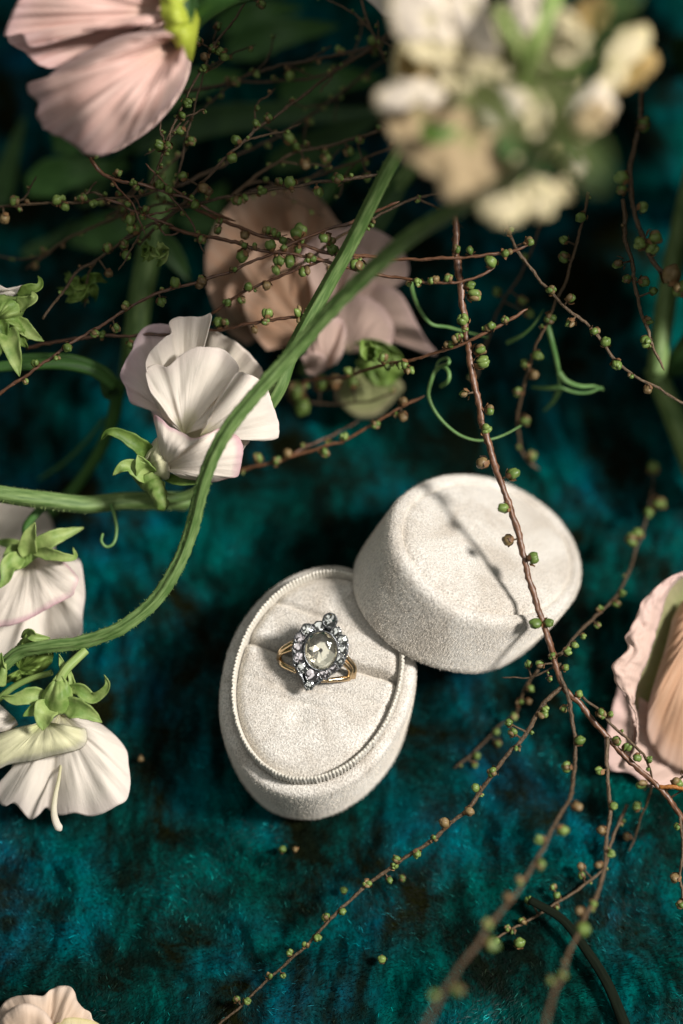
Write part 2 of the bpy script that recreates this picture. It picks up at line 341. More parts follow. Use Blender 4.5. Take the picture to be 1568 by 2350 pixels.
def leaf(name, pts, wid, mat, parent, cup=0.0, twist=0.0, n=26, m=8, dd=None, wave=0.0, th=0.18, shape=None, seed=0):
    """a leaf or sepal along a midrib pts (x, y, dd), half width wid mm, pointed tip"""
    q = catmull([(p[0], p[1], p[2] if len(p) > 2 else (dd or 0)) for p in pts], n); P3 = [PD(*p) for p in q]
    V = []; UV = []; F = []
    for i in range(n):
        t = i/(n-1); T = (P3[min(i+1, n-1)]-P3[max(i-1, 0)]).normalized(); view = -FW
        side = T.cross(view).normalized(); up = side.cross(T).normalized()
        a = twist*t; sd = side*math.cos(a)+up*math.sin(a); nn = up*math.cos(a)-side*math.sin(a)
        w_ = wid*0.8*(shape(t) if shape else (min(1, (t+0.10)/0.35)**0.7)*(1-t**1.7)**0.85 + 0.015)
        for j in range(m+1):
            u = j/m*2-1
            ww = w_*(1 + (0.12*mnoise.noise(Vector((t*9, seed+u*0.2, 2)))))
            V.append(lift(P3[i] + sd*u*ww + nn*(cup*(u*u-0.4)*w_ + wave*math.sin(t*11+seed+u*1.5)*abs(u)))); UV.append((j/m, t))
    for i in range(n-1):
        for j in range(m):
            a = i*(m+1)+j; F.append((a, a+1, a+m+2, a+m+1))
    return thick(mesh_obj(name, V, F, mat, parent, uv=UV), th)
def zz(x0, y0, s):                                    # reading points off an enlargement
    return lambda pts: [((x0 + p[0]*s)/1.06378, (y0 + p[1]*s)/1.06378) + tuple(p[2:]) for p in pts]

# ------------------------------------------------------------------ velvet cloth
def cloth_h(x, y):
    return 0.9*mnoise.noise(Vector((x*0.02, y*0.02, 3.3)))*0.7
V = []; F = []
xs = np.concatenate([np.linspace(-1500, -260, 12), np.linspace(-240, 240, 90), np.linspace(260, 1500, 12)])
ys = np.concatenate([np.linspace(-1500, -260, 12), np.linspace(-240, 330, 100), np.linspace(350, 1500, 12)])
for y in ys:
    for x in xs: V.append((x, y, cloth_h(x, y) - 0.9))
nx = len(xs)
for j in range(len(ys)-1):
    for i in range(nx-1): F.append((j*nx+i, j*nx+i+1, (j+1)*nx+i+1, (j+1)*nx+i))
cloth = mesh_obj('velvet_cloth', V, F, M['cloth']); tag(cloth, kind='structure')
def make_pile():
    # short fibres lying in swirling directions; denser where the picture is sharp
    n = 330000
    ox = rng.uniform(-130, 130, n); oy = rng.uniform(-255, 190, n)
    p_keep = np.clip(np.where(oy < -60, 1.0, 1.0 - (oy+60)/180), 0.22, 1); keep = rng.random(n) < p_keep
    # outside of the view cone near the bottom
    keep &= np.abs(ox) < 95 + (oy+255)*0.08
    ox = ox[keep]; oy = oy[keep]; n = len(ox)
    gx = 60; N2 = np.zeros((gx, gx)); 
    def fld(x, y, sc_, seed):
        # cheap smooth field
        return (np.sin(x*sc_+seed+1.7*np.sin(y*sc_*0.8+seed*2)) + np.sin(y*sc_*1.3-seed+1.3*np.sin(x*sc_*0.9+seed)))*0.5
    ang = 0.9*fld(ox, oy, 0.085, 1.3) + 0.7*fld(ox, oy, 0.21, 4.1) + rng.normal(0, 0.42, n) + math.radians(-58)
    ln = rng.uniform(1.1, 2.3, n); wd = rng.uniform(0.04, 0.085, n); el = np.clip(0.75 + 0.45*fld(ox, oy, 0.13, 7.7) + rng.normal(0, .22, n), 0.1, 1.4)
    dx = np.cos(ang)*np.cos(el)*ln; dy = np.sin(ang)*np.cos(el)*ln; dz = np.sin(el)*ln
    z0 = -0.9 + 0.63*0
    zb = np.array([cloth_h(a, b) for a, b in zip(ox, oy)]) - 0.95
    px = -np.sin(ang)*wd; py = np.cos(ang)*wd
    bend = 0.18
    v = np.zeros((n, 5, 3))
    v[:, 0] = np.stack([ox+px, oy+py, zb], 1); v[:, 1] = np.stack([ox-px, oy-py, zb], 1)
    mx = ox+dx*0.45; my = oy+dy*0.45; mz = zb+dz*(0.45+bend)
    v[:, 2] = np.stack([mx-px*.9, my-py*.9, mz], 1); v[:, 3] = np.stack([mx+px*.9, my+py*.9, mz], 1)
    v[:, 4] = np.stack([ox+dx, oy+dy, zb+dz*0.92], 1)
    v = v.reshape(-1, 3)*MM
    idx = np.arange(n)*5
    loops = np.stack([idx, idx+1, idx+2, idx+3, idx+3, idx+2, idx+4], 1).ravel()
    me = bpy.data.meshes.new('velvet_pile'); me.vertices.add(len(v)); me.vertices.foreach_set('co', v.ravel())
    me.loops.add(len(loops)); me.loops.foreach_set('vertex_index', loops)
    me.polygons.add(n*2)
    st = np.stack([np.arange(n)*7, np.arange(n)*7+4], 1).ravel(); me.polygons.foreach_set('loop_start', st)
    me.update(calc_edges=True)
    a = me.attributes.new('root', 'FLOAT_VECTOR', 'POINT'); r = np.repeat(np.stack([ox, oy, np.zeros(n)], 1)*MM, 5, axis=0); a.data.foreach_set('vector', r.ravel())
    s = rng.uniform(0.45, 1.25, n)**1.4; br = rng.random(n) < 0.07; s[br] = rng.uniform(3, 8, br.sum())
    c = me.attributes.new('shade', 'FLOAT_COLOR', 'POINT'); cc = np.repeat(np.stack([s, s, s, np.ones(n)], 1), 5, axis=0)
    cc[:, 0] += np.repeat(np.where(br, 0.0, 0.0), 5); c.data.foreach_set('color', cc.ravel())
    me.materials.append(M['pile']); o = bpy.data.objects.new('velvet_pile', me); link(o, cloth); tag(o, kind='stuff')
make_pile()

# ------------------------------------------------------------------ ring box
A_, B_ = 28.2, 21.8                                    # half axes of the oval
def ell(a, b, th): return a*math.cos(th), b*math.sin(th)
def oval(name, prof, mat, parent, seg=160, ribs=0, amp=0.0, slant=0.0, closed=False, rib_from=0, rib_to=99, wob=0.0):
    """lathe of an oval: prof = (inset mm, z mm); the long axis runs along local x"""
    V = []; F = []; k = len(prof)
    if ribs: seg = ribs*6
    # equal arc steps
    th = np.linspace(0, 2*math.pi, 4000); xx = A_*np.cos(th); yy = B_*np.sin(th)
    s = np.concatenate([[0], np.cumsum(np.hypot(np.diff(xx), np.diff(yy)))]); ths = np.interp(np.linspace(0, s[-1], seg, endpoint=False), s, th)
    for i, (ins, z) in enumerate(prof):
        for j, t in enumerate(ths):
            nx_, ny_ = B_*math.cos(t), A_*math.sin(t); L = math.hypot(nx_, ny_)
            dd_ = -ins
            if ribs and rib_from <= i <= rib_to: dd_ += amp*(0.75+0.6*mnoise.noise(Vector((j//6*0.9, 3.3, i*0.2))))*abs(math.sin(math.pi*(j/6.0 + slant*(i-rib_from)/(rib_to-rib_from+1e-6))))*1.0
            if wob: dd_ += wob*mnoise.noise(Vector((math.cos(t)*2.2, math.sin(t)*2.2, z*0.08)))
            V.append((A_*math.cos(t)+nx_/L*dd_, B_*math.sin(t)+ny_/L*dd_, z))
    for i in range(k-1):
        for j in range(seg):
            a = i*seg+j; b = i*seg+(j+1) % seg; F.append((a, b, b+seg, a+seg))
    if closed: F.append(tuple(range((k-1)*seg, k*seg)))
    return mesh_obj(name, V, F, mat, parent, local=True)
def fuzz(name, surf, count, parent, ln=0.45, wd=0.035, keepf=None, mat=None, seed=3):
    """the short nap of the velvet on one piece: tiny fibres standing on its faces"""
    me = surf.data; me.calc_loop_triangles(); nt_ = len(me.loop_triangles)
    vs = np.zeros(len(me.vertices)*3); me.vertices.foreach_get('co', vs); vs = vs.reshape(-1, 3)
    ti = np.zeros(nt_*3, dtype=int); me.loop_triangles.foreach_get('vertices', ti); ti = ti.reshape(-1, 3)
    a, b, c = vs[ti[:, 0]], vs[ti[:, 1]], vs[ti[:, 2]]; nn = np.cross(b-a, c-a); ar = np.linalg.norm(nn, axis=1); nn /= ar[:, None]+1e-12
    g = np.random.default_rng(seed); pick = g.choice(nt_, count, p=ar/ar.sum())
    u = g.random((count, 2)); f = u.sum(1) > 1; u[f] = 1-u[f]
    p = a[pick] + (b-a)[pick]*u[:, :1] + (c-a)[pick]*u[:, 1:]; nr = nn[pick]
    lean = g.normal(0, 0.55, (count, 3)) + np.array([0.35, -0.25, -0.2]); dr = nr + lean; dr /= np.linalg.norm(dr, axis=1)[:, None]
    flip = (dr*nr).sum(1) < 0.12; dr[flip] = nr[flip]
    sd = np.cross(dr, g.normal(0, 1, (count, 3))); sd /= np.linalg.norm(sd, axis=1)[:, None]+1e-12
    L = ln*MM*g.uniform(0.6, 1.3, (count, 1)); w_ = wd*MM
    v = np.stack([p-nr*0.00008+sd*w_, p-nr*0.00008-sd*w_, p+dr*L], 1).reshape(-1, 3)
    m2 = bpy.data.meshes.new(name); m2.vertices.add(count*3); m2.vertices.foreach_set('co', v.ravel())
    m2.loops.add(count*3); m2.loops.foreach_set('vertex_index', np.arange(count*3)); m2.polygons.add(count); m2.polygons.foreach_set('loop_start', np.arange(count)*3)
    m2.update(calc_edges=True); m2.materials.append(mat or M['fibre']); o = bpy.data.objects.new(name, m2); link(o, surf); tag(o, kind='stuff'); return o

BASE_TILT = R(90-16)                                   # direction of the oval's long axis in the picture plane
bc = PH(730, 1556, 24.5); base_xy = Vector((bc.x, bc.y, 0))
box = thing('ring_box', 'open oval ivory velvet ring box holding the ring', 'ring box', base_xy)
box.rotation_euler = (0, 0, BASE_TILT)
body = oval('body', [(8, 0.2), (2.2, 0.2), (1.0, 0.8), (0.6, 3), (0.2, 12), (0, 21), (0.05, 23), (0.4, 24.1), (1.1, 24.6), (2.2, 24.7), (3.0, 24.4), (3.3, 23.5), (3.3, 18)], M['velvet'], box, wob=0.35)
fuzz('nap', body, 60000, box, 0.42)
collar = oval('ribbed_collar', [(3.5, 22), (3.3, 24.6), (3.2, 27.2), (3.22, 28.3), (3.4, 28.8), (3.62, 28.85), (3.85, 28.5), (3.95, 27), (3.95, 22)], M['satin'], box, ribs=160, amp=0.6, slant=0.9, rib_from=1, rib_to=6)
SLOT_X = 3.6
def pad(name, sgn, parent):
    """half of the cushion: the slot for the ring lies along local y = across the oval"""
    V = []; F = []; nu, nv = 90, 70; a, b = A_-4.0, B_-4.0
    for i in range(nv):
        lim = a-SLOT_X if sgn > 0 else a+SLOT_X
        x = (i/(nv-1))**0.9*lim*0.995; xc = SLOT_X+sgn*x
        hw = b*math.sqrt(max(0, 1-(xc/a)**2))
        for j in range(nu):
            u = -1 + 2*j/(nu-1); y = hw*math.sin(u*math.pi/2)
            r = math.hypot(xc/a, y/b); X = xc; Y = y
            z = 28.0 + 0.9*(1-r*r) - 2.0*max(0, (r-0.88)/0.12)**2
            z -= 3.2*math.exp(-(x/0.9)**2) + 3.0*math.exp(-(x/2.4)**2)*math.exp(-((Y-8)/5.0)**2)                             # rounded lip at the slot
            z -= 0.9*math.exp(-(x/4.0)**2)*math.exp(-((abs(Y)-11)/5)**2)*0.5
            if sgn > 0:
                z -= 1.1*math.exp(-((x-9.2-0.10*Y)/0.8)**2)*(0.55+0.45*math.tanh(Y/6)) + 0.3*math.exp(-((x-14)/5.0)**2)
            else:
                c0 = 7.8+0.10*Y+0.5*math.sin(Y*0.3); z -= 1.2*math.exp(-((x-c0)/0.8)**2)*(0.6+0.3*math.sin(Y*0.25+1)); z -= 0.8*math.exp(-((x-11.2-0.05*Y)/0.7)**2)*math.exp(-((Y-2)/8)**2)
                z -= 0.9*math.exp(-((x-15)**2+(Y-1)**2)/7.0); z += 0.35*math.exp(-((x-18)/3)**2)
            z += 0.25*mnoise.noise(Vector((X*0.16, Y*0.16, 5)))
            V.append((X, Y, z))
    for i in range(nv-1):
        for j in range(nu-1):
            q = (i*nu+j, i*nu+j+1, (i+1)*nu+j+1, (i+1)*nu+j); F.append(q if sgn < 0 else q[::-1])
    n0 = len(V)                                                        # wall going down into the slot
    for j in range(nu): x, y, z = V[j]; V.append((SLOT_X+sgn*-0.02, y, 14))
    for j in range(nu-1):
        q = (j, n0+j, n0+j+1, j+1); F.append(q if sgn < 0 else q[::-1])
    return mesh_obj(name, V, F, M['velvet'], parent, local=True)
for s_ in (1, -1):
    pd_ = pad('cushion', s_, box); fuzz('nap', pd_, 36000, box, 0.34, 0.032, seed=5+s_)

lid = thing('ring_box_cover', 'oval ivory velvet lid leaning tilted against the open box', 'box cover', Vector((0, 0, 0)))
lb = oval('shell', [(3.6, 2), (3.4, 0.3), (2.6, 0.0), (1.0, 0.0), (0.45, 0.4), (0.3, 2), (0.1, 10), (0, 16.6), (0.1, 17.9), (0.5, 19.0), (1.2, 19.6), (2.0, 19.85), (2.7, 19.65), (3.1, 18.8), (3.5, 18.7), (3.9, 19.3), (4.6, 19.9), (6, 20.25), (9, 20.45), (12, 20.5), (17, 20.55)], M['velvet'], lid, closed=True, wob=0.35)
inner = oval('lining', [(3.6, 2), (3.7, 17), (6, 17.6), (20, 17.6)], M['satin'], lid, closed=True)
fuzz('nap', lb, 80000, lid, 0.42)
LIDR = Matrix.Rotation(R(33.9), 3, 'Z') @ Matrix.Rotation(R(34.6), 3, 'Y') @ Matrix.Rotation(R(-2.4), 3, 'Z')
lid.rotation_euler = LIDR.to_euler()                                    # its lower left end rests on the collar of the box
lid.location = Vector((25.0, -9.0, -min((LIDR @ v.co).z for v in lb.data.vertices)/MM - 0.3))*MM

# ------------------------------------------------------------------ ring
HC = PD((640+800*0.17857)/1.06378, (1450+800*0.17857)/1.06378, -3.0)        # middle of the ring's head
HS = 0.17857/10.9*(D-3)/D
ring = thing('ring', 'antique gold ring with a pear shaped diamond cluster head, standing in the cushion slot', 'ring', HC)
HU, HV, HW = RT.copy(), UP.copy(), -FW
HWt = (HW + Vector((0.10, 0.0, 0.0))).normalized(); HU = (HU - HWt*HU.dot(HWt)).normalized(); HV = HWt.cross(HU)
def hd(zx, zy, w_=0.0): return HC + HU*((zx-800)*HS) + HV*((800-zy)*HS) + HWt*w_
def gem_mesh(name, c, ru, rv, mat, parent, k=8, table=0.52, crown=0.32, depth=0.75, rot=0.0, culet=0.07, w0=0.0, girdle=0.05, jit=0):
    """old cut stone: table, two rows of crown facets, girdle, pavilion and a small open culet"""
    r = math.hypot(ru, rv)/math.sqrt(2); V = []; F = []
    def ringv(f, z, ph, kk=k): 
        i0 = len(V)
        for j in range(kk):
            a = 2*math.pi*(j+ph)/kk+rot; sq = 1/(abs(math.cos(a))**2.3+abs(math.sin(a))**2.3)**(1/2.3)
            V.append(c + HU*(math.cos(a)*ru*f*sq) + HV*(math.sin(a)*rv*f*sq) + HWt*(z*r + w0))
        return i0
    t = ringv(table, crown, 0); mid = ringv(0.80, crown*0.62, 0.5); g1 = ringv(1.0, girdle, 0, k*2); g0 = ringv(1.0, -girdle, 0, k*2); pm = ringv(0.55, -depth*0.52, 0.5); cu = ringv(culet, -depth, 0.0)
    F.append(tuple(range(t, t+k)))
    for j in range(k):
        j2 = (j+1) % k
        F.append((t+j, mid+j, t+j2)); 
        F.append((mid+j, g1+2*j+1, g1+(2*j+2) % (2*k))); F.append((mid+j, g1+2*j, g1+2*j+1))
        F.append((t+j2, mid+j, g1+(2*j+2) % (2*k))); F.append((t+j2, g1+(2*j+2) % (2*k), mid+j2))
        F.append((pm+j, g0+2*j, cu+j)) ; F.append((pm+j, g0+2*j+1, g0+2*j)); F.append((pm+j, g0+(2*j+2) % (2*k), g0+2*j+1))
        F.append((pm+j, cu+j, cu+j2)); F.append((pm+j, cu+j2, g0+(2*j+2) % (2*k)))
    for j in range(2*k):
        j2 = (j+1) % (2*k); F.append((g1+j, g0+j, g0+j2, g1+j2))
    F.append(tuple(range(cu, cu+k))[::-1])
    if jit:
        gj = random.Random(jit); V = [v + HWt*gj.uniform(-1, 1)*0.07*r + HU*gj.uniform(-1, 1)*0.05*r + HV*gj.uniform(-1, 1)*0.05*r for v in V]
    # remove the doubled sliver faces made where mid ring meets the girdle
    o = mesh_obj(name, V, F, mat, parent, smooth=False)
    bm = bmesh.new(); bm.from_mesh(o.data); bmesh.ops.recalc_face_normals(bm, faces=bm.faces); bm.to_mesh(o.data); bm.free(); return o
def cup(name, c, ru, rv, mat, parent, seg=24, top=0.25, deep=1.5, wall=0.22, lobes=0, lam=0.0, rim_mat=None, inner_mat=None):
    """a collet: metal wall and floor round a stone, open above"""
    V = []; F = []; mi = []
    prof = [(0.0, -deep*0.93), (0.55, -deep*0.93), (0.98, -0.1), (1.0, 0.02), (1.0+wall*0.5/ru, top*0.75), (1.0+wall/ru, top*0.4), (1.0+wall*1.1/ru, -0.3), (0.95, -deep), (0.0, -deep)]
    for (f, z) in prof:
        for j in range(seg):
            a = 2*math.pi*j/seg; l = 1+(lam*abs(math.cos(lobes*a/2)) if lobes and f > 0.97 else 0)
            V.append(c + HU*(math.cos(a)*ru*f*l) + HV*(math.sin(a)*rv*f*l) + HWt*z)
    for i in range(len(prof)-1):
        for j in range(seg):
            a = i*seg+j; b = i*seg+(j+1) % seg; F.append((a, b, b+seg, a+seg)); mi.append(1 if i < 2 else 0)
    return mesh_obj(name, V, F, [mat, inner_mat or mat], parent, matidx=mi)
def foil_star(c, ru, rv):
    """the mirror like facets under the centre stone, cut to a small dark culet"""
    g = random.Random(21); V = []; F = []
    def rg(k, f, z, ph, jr, jz):
        i0 = len(V)
        for j in range(k):
            a = 2*math.pi*(j+ph)/k + g.uniform(-jr, jr); ff = f*(1+g.uniform(-jr, jr)*0.8); V.append(c + HU*math.cos(a)*ru*ff + HV*math.sin(a)*rv*ff + HWt*(z+g.uniform(-jz, jz)))
        return i0
    a0 = rg(16, 1.0, -0.35, 0, 0.0, 0); a1 = rg(16, 0.78, -0.50, 0.5, 0.03, 0.11); a2 = rg(8, 0.46, -0.78, 0.25, 0.08, 0.20); a3 = rg(8, 0.13, -1.0, 0.25, 0.0, 0.03)
    for j in range(16):
        k = (j+1) % 16; F += [(a0+j, a0+k, a1+j), (a1+j, a0+k, a1+k)]
    for j in range(8):
        k = (j+1) % 8; F += [(a1+2*j, a1+2*j+1, a2+j), (a1+2*j+1, a1+(2*j+2) % 16, a2+k), (a2+j, a1+2*j+1, a2+k), (a2+j, a2+k, a3+j), (a3+j, a2+k, a3+k)]
    mi = [0]*len(F); F.append(tuple(range(a3, a3+8))); mi.append(1)
    return mesh_obj('foil_back', V, F, [M['foil_facet'], M['culet']], ring, smooth=False, matidx=mi)
# back plate following the pear outline
def pear_plate():
    out = [(800, 395), (880, 440), (930, 470), (1010, 462), (1090, 540), (1170, 620), (1190, 760), (1155, 900), (1090, 1010), (960, 1110), (800, 1210), (640, 1318), (590, 1290), (545, 1170), (480, 1060), (425, 950), (412, 800), (432, 640), (510, 500), (600, 420), (700, 410)]
    q = catmull(out, 120, True)[:-1]; n = len(q); cx, cy = 795, 800; V = []; F = []
    for (f, w_) in [(0.0, -0.9), (0.7, -0.9), (0.93, -0.75), (0.99, -0.35), (1.0, -0.6), (0.99, -1.6), (0.9, -2.3), (0.0, -2.4)]:
        for x, y in q: V.append(hd(cx+(x-cx)*f, cy+(y-cy)*f, w_))
    for i in range(7):
        for j in range(n): a = i*n+j; b = i*n+(j+1) % n; F.append((a, b, b+n, a+n))
    return mesh_obj('setting_plate', V, F, M['silver'], ring)
pear_plate()
stones = [(780, 448, 78), (618, 487, 86), (520, 603, 84), (493, 735, 82), (503, 868, 84), (553, 1002, 80), (688, 1108, 104), (648, 1248, 62), (855, 1092, 84), (968, 1012, 76), (1052, 900, 80), (1092, 768, 78), (1103, 640, 78), (1012, 522, 78)]
for i, (zx, zy, r) in enumerate(stones):
    c = hd(zx, zy, -0.15 + 0.12*math.sin(i*2.1)); rr = r*HS*0.80
    cl = cup('collet', c, rr, rr, M['silver'], ring, top=0.28, deep=1.5, wall=0.26, lobes=6, lam=0.08, inner_mat=M['foil'])
    gem_mesh('small_diamond', c, rr, rr, M['rose_cut_pink'] if i in (2, 3, 4, 6, 8, 9) else M['rose_cut'], ring, k=7, rot=i*0.9, crown=0.24, depth=0.6, w0=0.04, table=0.40, jit=i+3)
cc = hd(803, 772, 0.65)
cup('bezel', cc, 222*HS, 258*HS, M['silver'], ring, seg=64, top=0.22, deep=3.9, wall=0.30, inner_mat=M['foil'])
def crown_glass():
    V = []
    for k, f, z, ph in ((8, 0.52, 1.05, 0), (8, 0.80, 0.72, 0.5), (24, 1.0, 0.12, 0), (24, 1.0, -0.1, 0)):
        for j in range(k):
            a = 2*math.pi*(j+ph)/k + 0.2; V.append(cc + HU*math.cos(a)*220*HS*f + HV*math.sin(a)*256*HS*f + HWt*(z+0.1))
    o = mesh_obj('centre_diamond', V, [], M['diamond'], ring, smooth=False)
    bm = bmesh.new(); bm.from_mesh(o.data); bmesh.ops.convex_hull(bm, input=bm.verts); bmesh.ops.recalc_face_normals(bm, faces=bm.faces); bm.to_mesh(o.data); bm.free()
    for p in o.data.polygons: p.use_smooth = False
    return o
crown_glass()
foil_star(cc, 214*HS, 250*HS)
c = hd(928, 362, 0.5); cup('collet', c, 86*HS, 88*HS, M['silver'], ring, top=0.3, deep=1.5, wall=0.26, lobes=8, lam=0.06, inner_mat=M['foil'])
gem_mesh('small_diamond', c, 86*HS, 88*HS, M['rose_cut'], ring, k=8, rot=0.4, crown=0.36, depth=0.6, table=0.36, w0=0.05, jit=2)
mb = [(905, 470, -0.4), (915, 430, -0.3)]
tube_P = [hd(900, 500, -0.6), hd(912, 455, -0.5), hd(924, 400, -0.5)]
V, F, UV = tube_data(tube_P, [0.7, 0.55, 0.6], 10); mesh_obj('neck', V, F, M['silver'], ring, uv=UV)
tipv = [hd(560, 1230, -0.6), hd(700, 1290, -0.6), hd(606, 1330, 0.1), hd(640, 1250, 0.35), hd(590, 1320, -1.8), hd(640, 1270, -1.8)]
mesh_obj('claw', tipv, [(0, 2, 3), (2, 1, 3), (0, 3, 1), (0, 4, 2), (2, 4, 5), (2, 5, 1), (0, 1, 5, 4)], M['silver_bright'], ring, smooth=False)
# grains of metal pinched over the stones
gr = []
for i, (zx, zy, r) in enumerate(stones):
    for k_ in range(7): a = k_*0.898+i; gr.append((zx+math.cos(a)*r*0.93, zy+math.sin(a)*r*0.93))
V = []; F = []
for gx_, gy_ in gr:
    c = hd(gx_, gy_, 0.12); r = 0.17; i0 = len(V)
    for (a, b) in ((1, 0), (0, 1), (-1, 0), (0, -1)): V.append(c + HU*a*r + HV*b*r)
    V.append(c + HWt*r*0.9); V.append(c - HWt*r)
    for k_ in range(4): F.append((i0+k_, i0+(k_+1) % 4, i0+4)); F.append((i0+(k_+1) % 4, i0+k_, i0+5))
g_ = mesh_obj('grains', V, F, M['silver_bright'], ring)
# shank: split bands going down into the slot
slot = Vector((math.cos(R(-16)), math.sin(R(-16)), 0))
gz = 28.0
def band(side, off_hd, off_slot, name='band', r=0.55):
    st = hd(*off_hd); e = PH(off_slot[0], off_slot[1], gz)
    low = Vector((HC.x, HC.y, 0)) + Vector((-side*1.0, 0, 13.0)) + Vector((0, -4, 0))
    mid2 = e + Vector((side*0.6, 0, -5))
    pts = [tuple(st), tuple(st*0.45+e*0.55 + Vector((side*0.9, 0, 0.6))), tuple(e), tuple(mid2), tuple(e*0.5+low*0.5+Vector((0, 0, -8)))]
    q = catmull(pts, 40); P3 = [Vector(p) for p in q]
    V, F, UV = tube_data(P3, [r*(1+0.25*math.sin(i/39*3)) for i in range(40)], 10); return mesh_obj(name, V, F, M['gold'], ring, uv=UV)
z2 = zz(640, 1450, 0.17857)
pL = z2([(235, 885), (250, 925)]); pR = z2([(1245, 1150), (1190, 1165)])
band(-1, (440, 660, -1.4), pL[0]); band(-1, (470, 1060, -1.6), pL[1]); band(-1, (430, 760, -2.0), pL[0], r=0.4)
band(1, (1150, 850, -1.4), pR[0]); band(1, (900, 1190, -1.6), pR[1]); band(1, (1120, 930, -1.8), pR[1]); band(1, (820, 1200, -2.2), pR[1], r=0.4)

# ------------------------------------------------------------------ flowers
exec_order = []
def spiky_hairs(name, P3, rad, parent, count, ln, mat, seed=2, i0=0, i1=None):
    g = random.Random(seed); V = []; F = []; n = len(P3); i1 = i1 or n-2
    for _ in range(count):
        i = g.randrange(i0, i1); t = (P3[i+1]-P3[i]).normalized(); a = t.orthogonal().normalized(); b = t.cross(a); th = g.uniform(0, 6.28)
        d = a*math.cos(th)+b*math.sin(th); p = P3[i]+(P3[i+1]-P3[i])*g.random()+d*rad*0.95; L = ln*g.uniform(0.5, 1.2); e = p+d*L+t*g.uniform(-.4, .4)*L; w_ = t*0.05
        k = len(V); V += [p-w_, p+w_, e]; F.append((k, k+1, k+2))
    o = mesh_obj(name, V, F, mat, parent); tag(o, kind='stuff'); return o

# --- pale pink poppy, upper left
z = zz(0, 0, 0.35736); pb = PD(420, 60, 0)
pop = thing('poppy', 'half open pink poppy with crumpled petals and lime green base in the upper left corner', 'flower', PD(430, 90, -20))
dp = -24
petal('petal', z([(1180, 60, dp+14)])[0], z([(1120, 200, dp+8), (950, 260, dp+10), (700, 330, dp+8), (500, 430, dp+6), (330, 470, dp+6), (170, 360, dp+8), (60, 270, dp+10), (60, 120, dp+12), (150, 0, dp+14), (400, -120, dp+14), (900, -200, dp+14)]), M['pink'], pop, bulge=2, crumple=1.2, ruffle=0.5, nr=7, seed=3, edge=8, n=110, m=40)
petal('petal', z([(1170, 60, dp+6)])[0], z([(1120, 150, dp), (880, 185, dp-2), (640, 205, dp-2), (480, 215, dp-1), (380, 260, dp), (260, 320, dp+1), (160, 315, dp+3), (150, 230, dp+3), (35, 250, dp+4), (55, 170, dp+3), (110, 60, dp+2), (200, -60, dp+2), (500, -200, dp+2), (1000, -160, dp+4)]), M['pink'], pop, bulge=5, crumple=2.0, ruffle=0.5, nr=7, seed=5, edge=9, n=120, m=40)
petal('petal', z([(1250, 300, dp+10)])[0], z([(1310, 400, dp+10), (1290, 520, dp+9), (1205, 690, dp+8), (1060, 860, dp+8), (900, 975, dp+8), (760, 1045, dp+9), (640, 1000, dp+9)]), M['palepink'], pop, bulge=0, crumple=0.6, seed=8, n=60, m=16)
petal('petal', z([(1230, 270, dp+6)])[0], z([(1280, 400, dp+6), (1250, 560, dp+4), (1150, 720, dp+2), (1010, 860, dp), (860, 965, dp-1), (700, 1068, dp), (580, 1055, dp), (500, 1000, dp), (430, 955, dp), (340, 900, dp+1), (285, 890, dp+3), (245, 790, dp+2), (260, 700, dp+1), (190, 630, dp+3), (200, 565, dp+3), (290, 560, dp+1), (420, 450, dp), (600, 350, dp), (800, 250, dp+1), (1100, 190, dp+4)]), M['pink'], pop, bulge=13, crumple=1.9, ruffle=0.5, nr=8, seed=12, edge=8, n=150, m=46, folds=[(0.35, 0.03, 2), (0.5, 0.05, -1.5), (0.62, 0.04, 2), (0.25, 0.02, 1.5)])
petal('receptacle', z([(1360, 120, dp+4)])[0], z([(1310, 420, dp+6), (1255, 380, dp+1), (1215, 330, dp-2), (1185, 270, dp-3), (1140, 250, dp-3), (1115, 215, dp-3), (1135, 170, dp-4), (1105, 100, dp-4), (1100, 0, dp-3), (1090, -100, dp-2), (1230, -160, dp)]), M['lime'], pop, bulge=5, crumple=0.5, n=60, m=24, th=0.6)
leaf('sepal', z([(1300, -60, dp-4), (1290, 110, dp-3), (1290, 200, dp-3)]), 2.2, M['leaf'], pop, cup=0.4)
tube('stem', [(430, 50, dp+8), (470, 20, dp+4), (540, -20, dp), (640, -70, dp)], 2.6, 2.2, M['stem_dark'], pop, n=30)
petal('leaf', (395, 40, dp+10), [(440, 90, dp+9), (470, 55, dp+10), (520, 22, dp+12), (600, -5, dp+14), (700, -50, dp+18), (600, -120, dp+12), (420, -60, dp+8)], M['leaf'], pop, bulge=2, crumple=1.0, seed=4)

# --- white sweet pea in the middle left
z = zz(200, 700, 0.35714)
sp = thing('sweet_pea', 'white sweet pea with mauve tinted rims behind the long curving green stem', 'flower', PD(330, 1090, 10))
petal('petal', z([(640, 900, 12)])[0], z([(600, 262, 10), (520, 252, 9), (425, 280, 9), (360, 370, 8), (345, 430, 8), (290, 520, 6), (262, 610, 5), (300, 690, 5), (330, 790, 6), (400, 820, 8), (470, 850, 9), (520, 920, 11)]), M['white_mauve'], sp, bulge=1, ruffle=0.8, nr=4, seed=2, folds=[(0.35, 0.07, 2.2), (0.6, 0.06, -2)], tpow=1.2, edge=1.5)
petal('petal', z([(780, 900, 14)])[0], z([(850, 300, 12), (890, 292, 10), (960, 325, 10), (1060, 380, 10), (1130, 440, 10), (1195, 510, 9), (1240, 580, 8), (1238, 640, 7), (1180, 700, 8), (1000, 800, 10)]), M['greywhite'], sp, bulge=-1, ruffle=0.6, nr=5, seed=6, folds=[(0.3, 0.05, 1.5), (0.6, 0.08, -2)], edge=1.5)
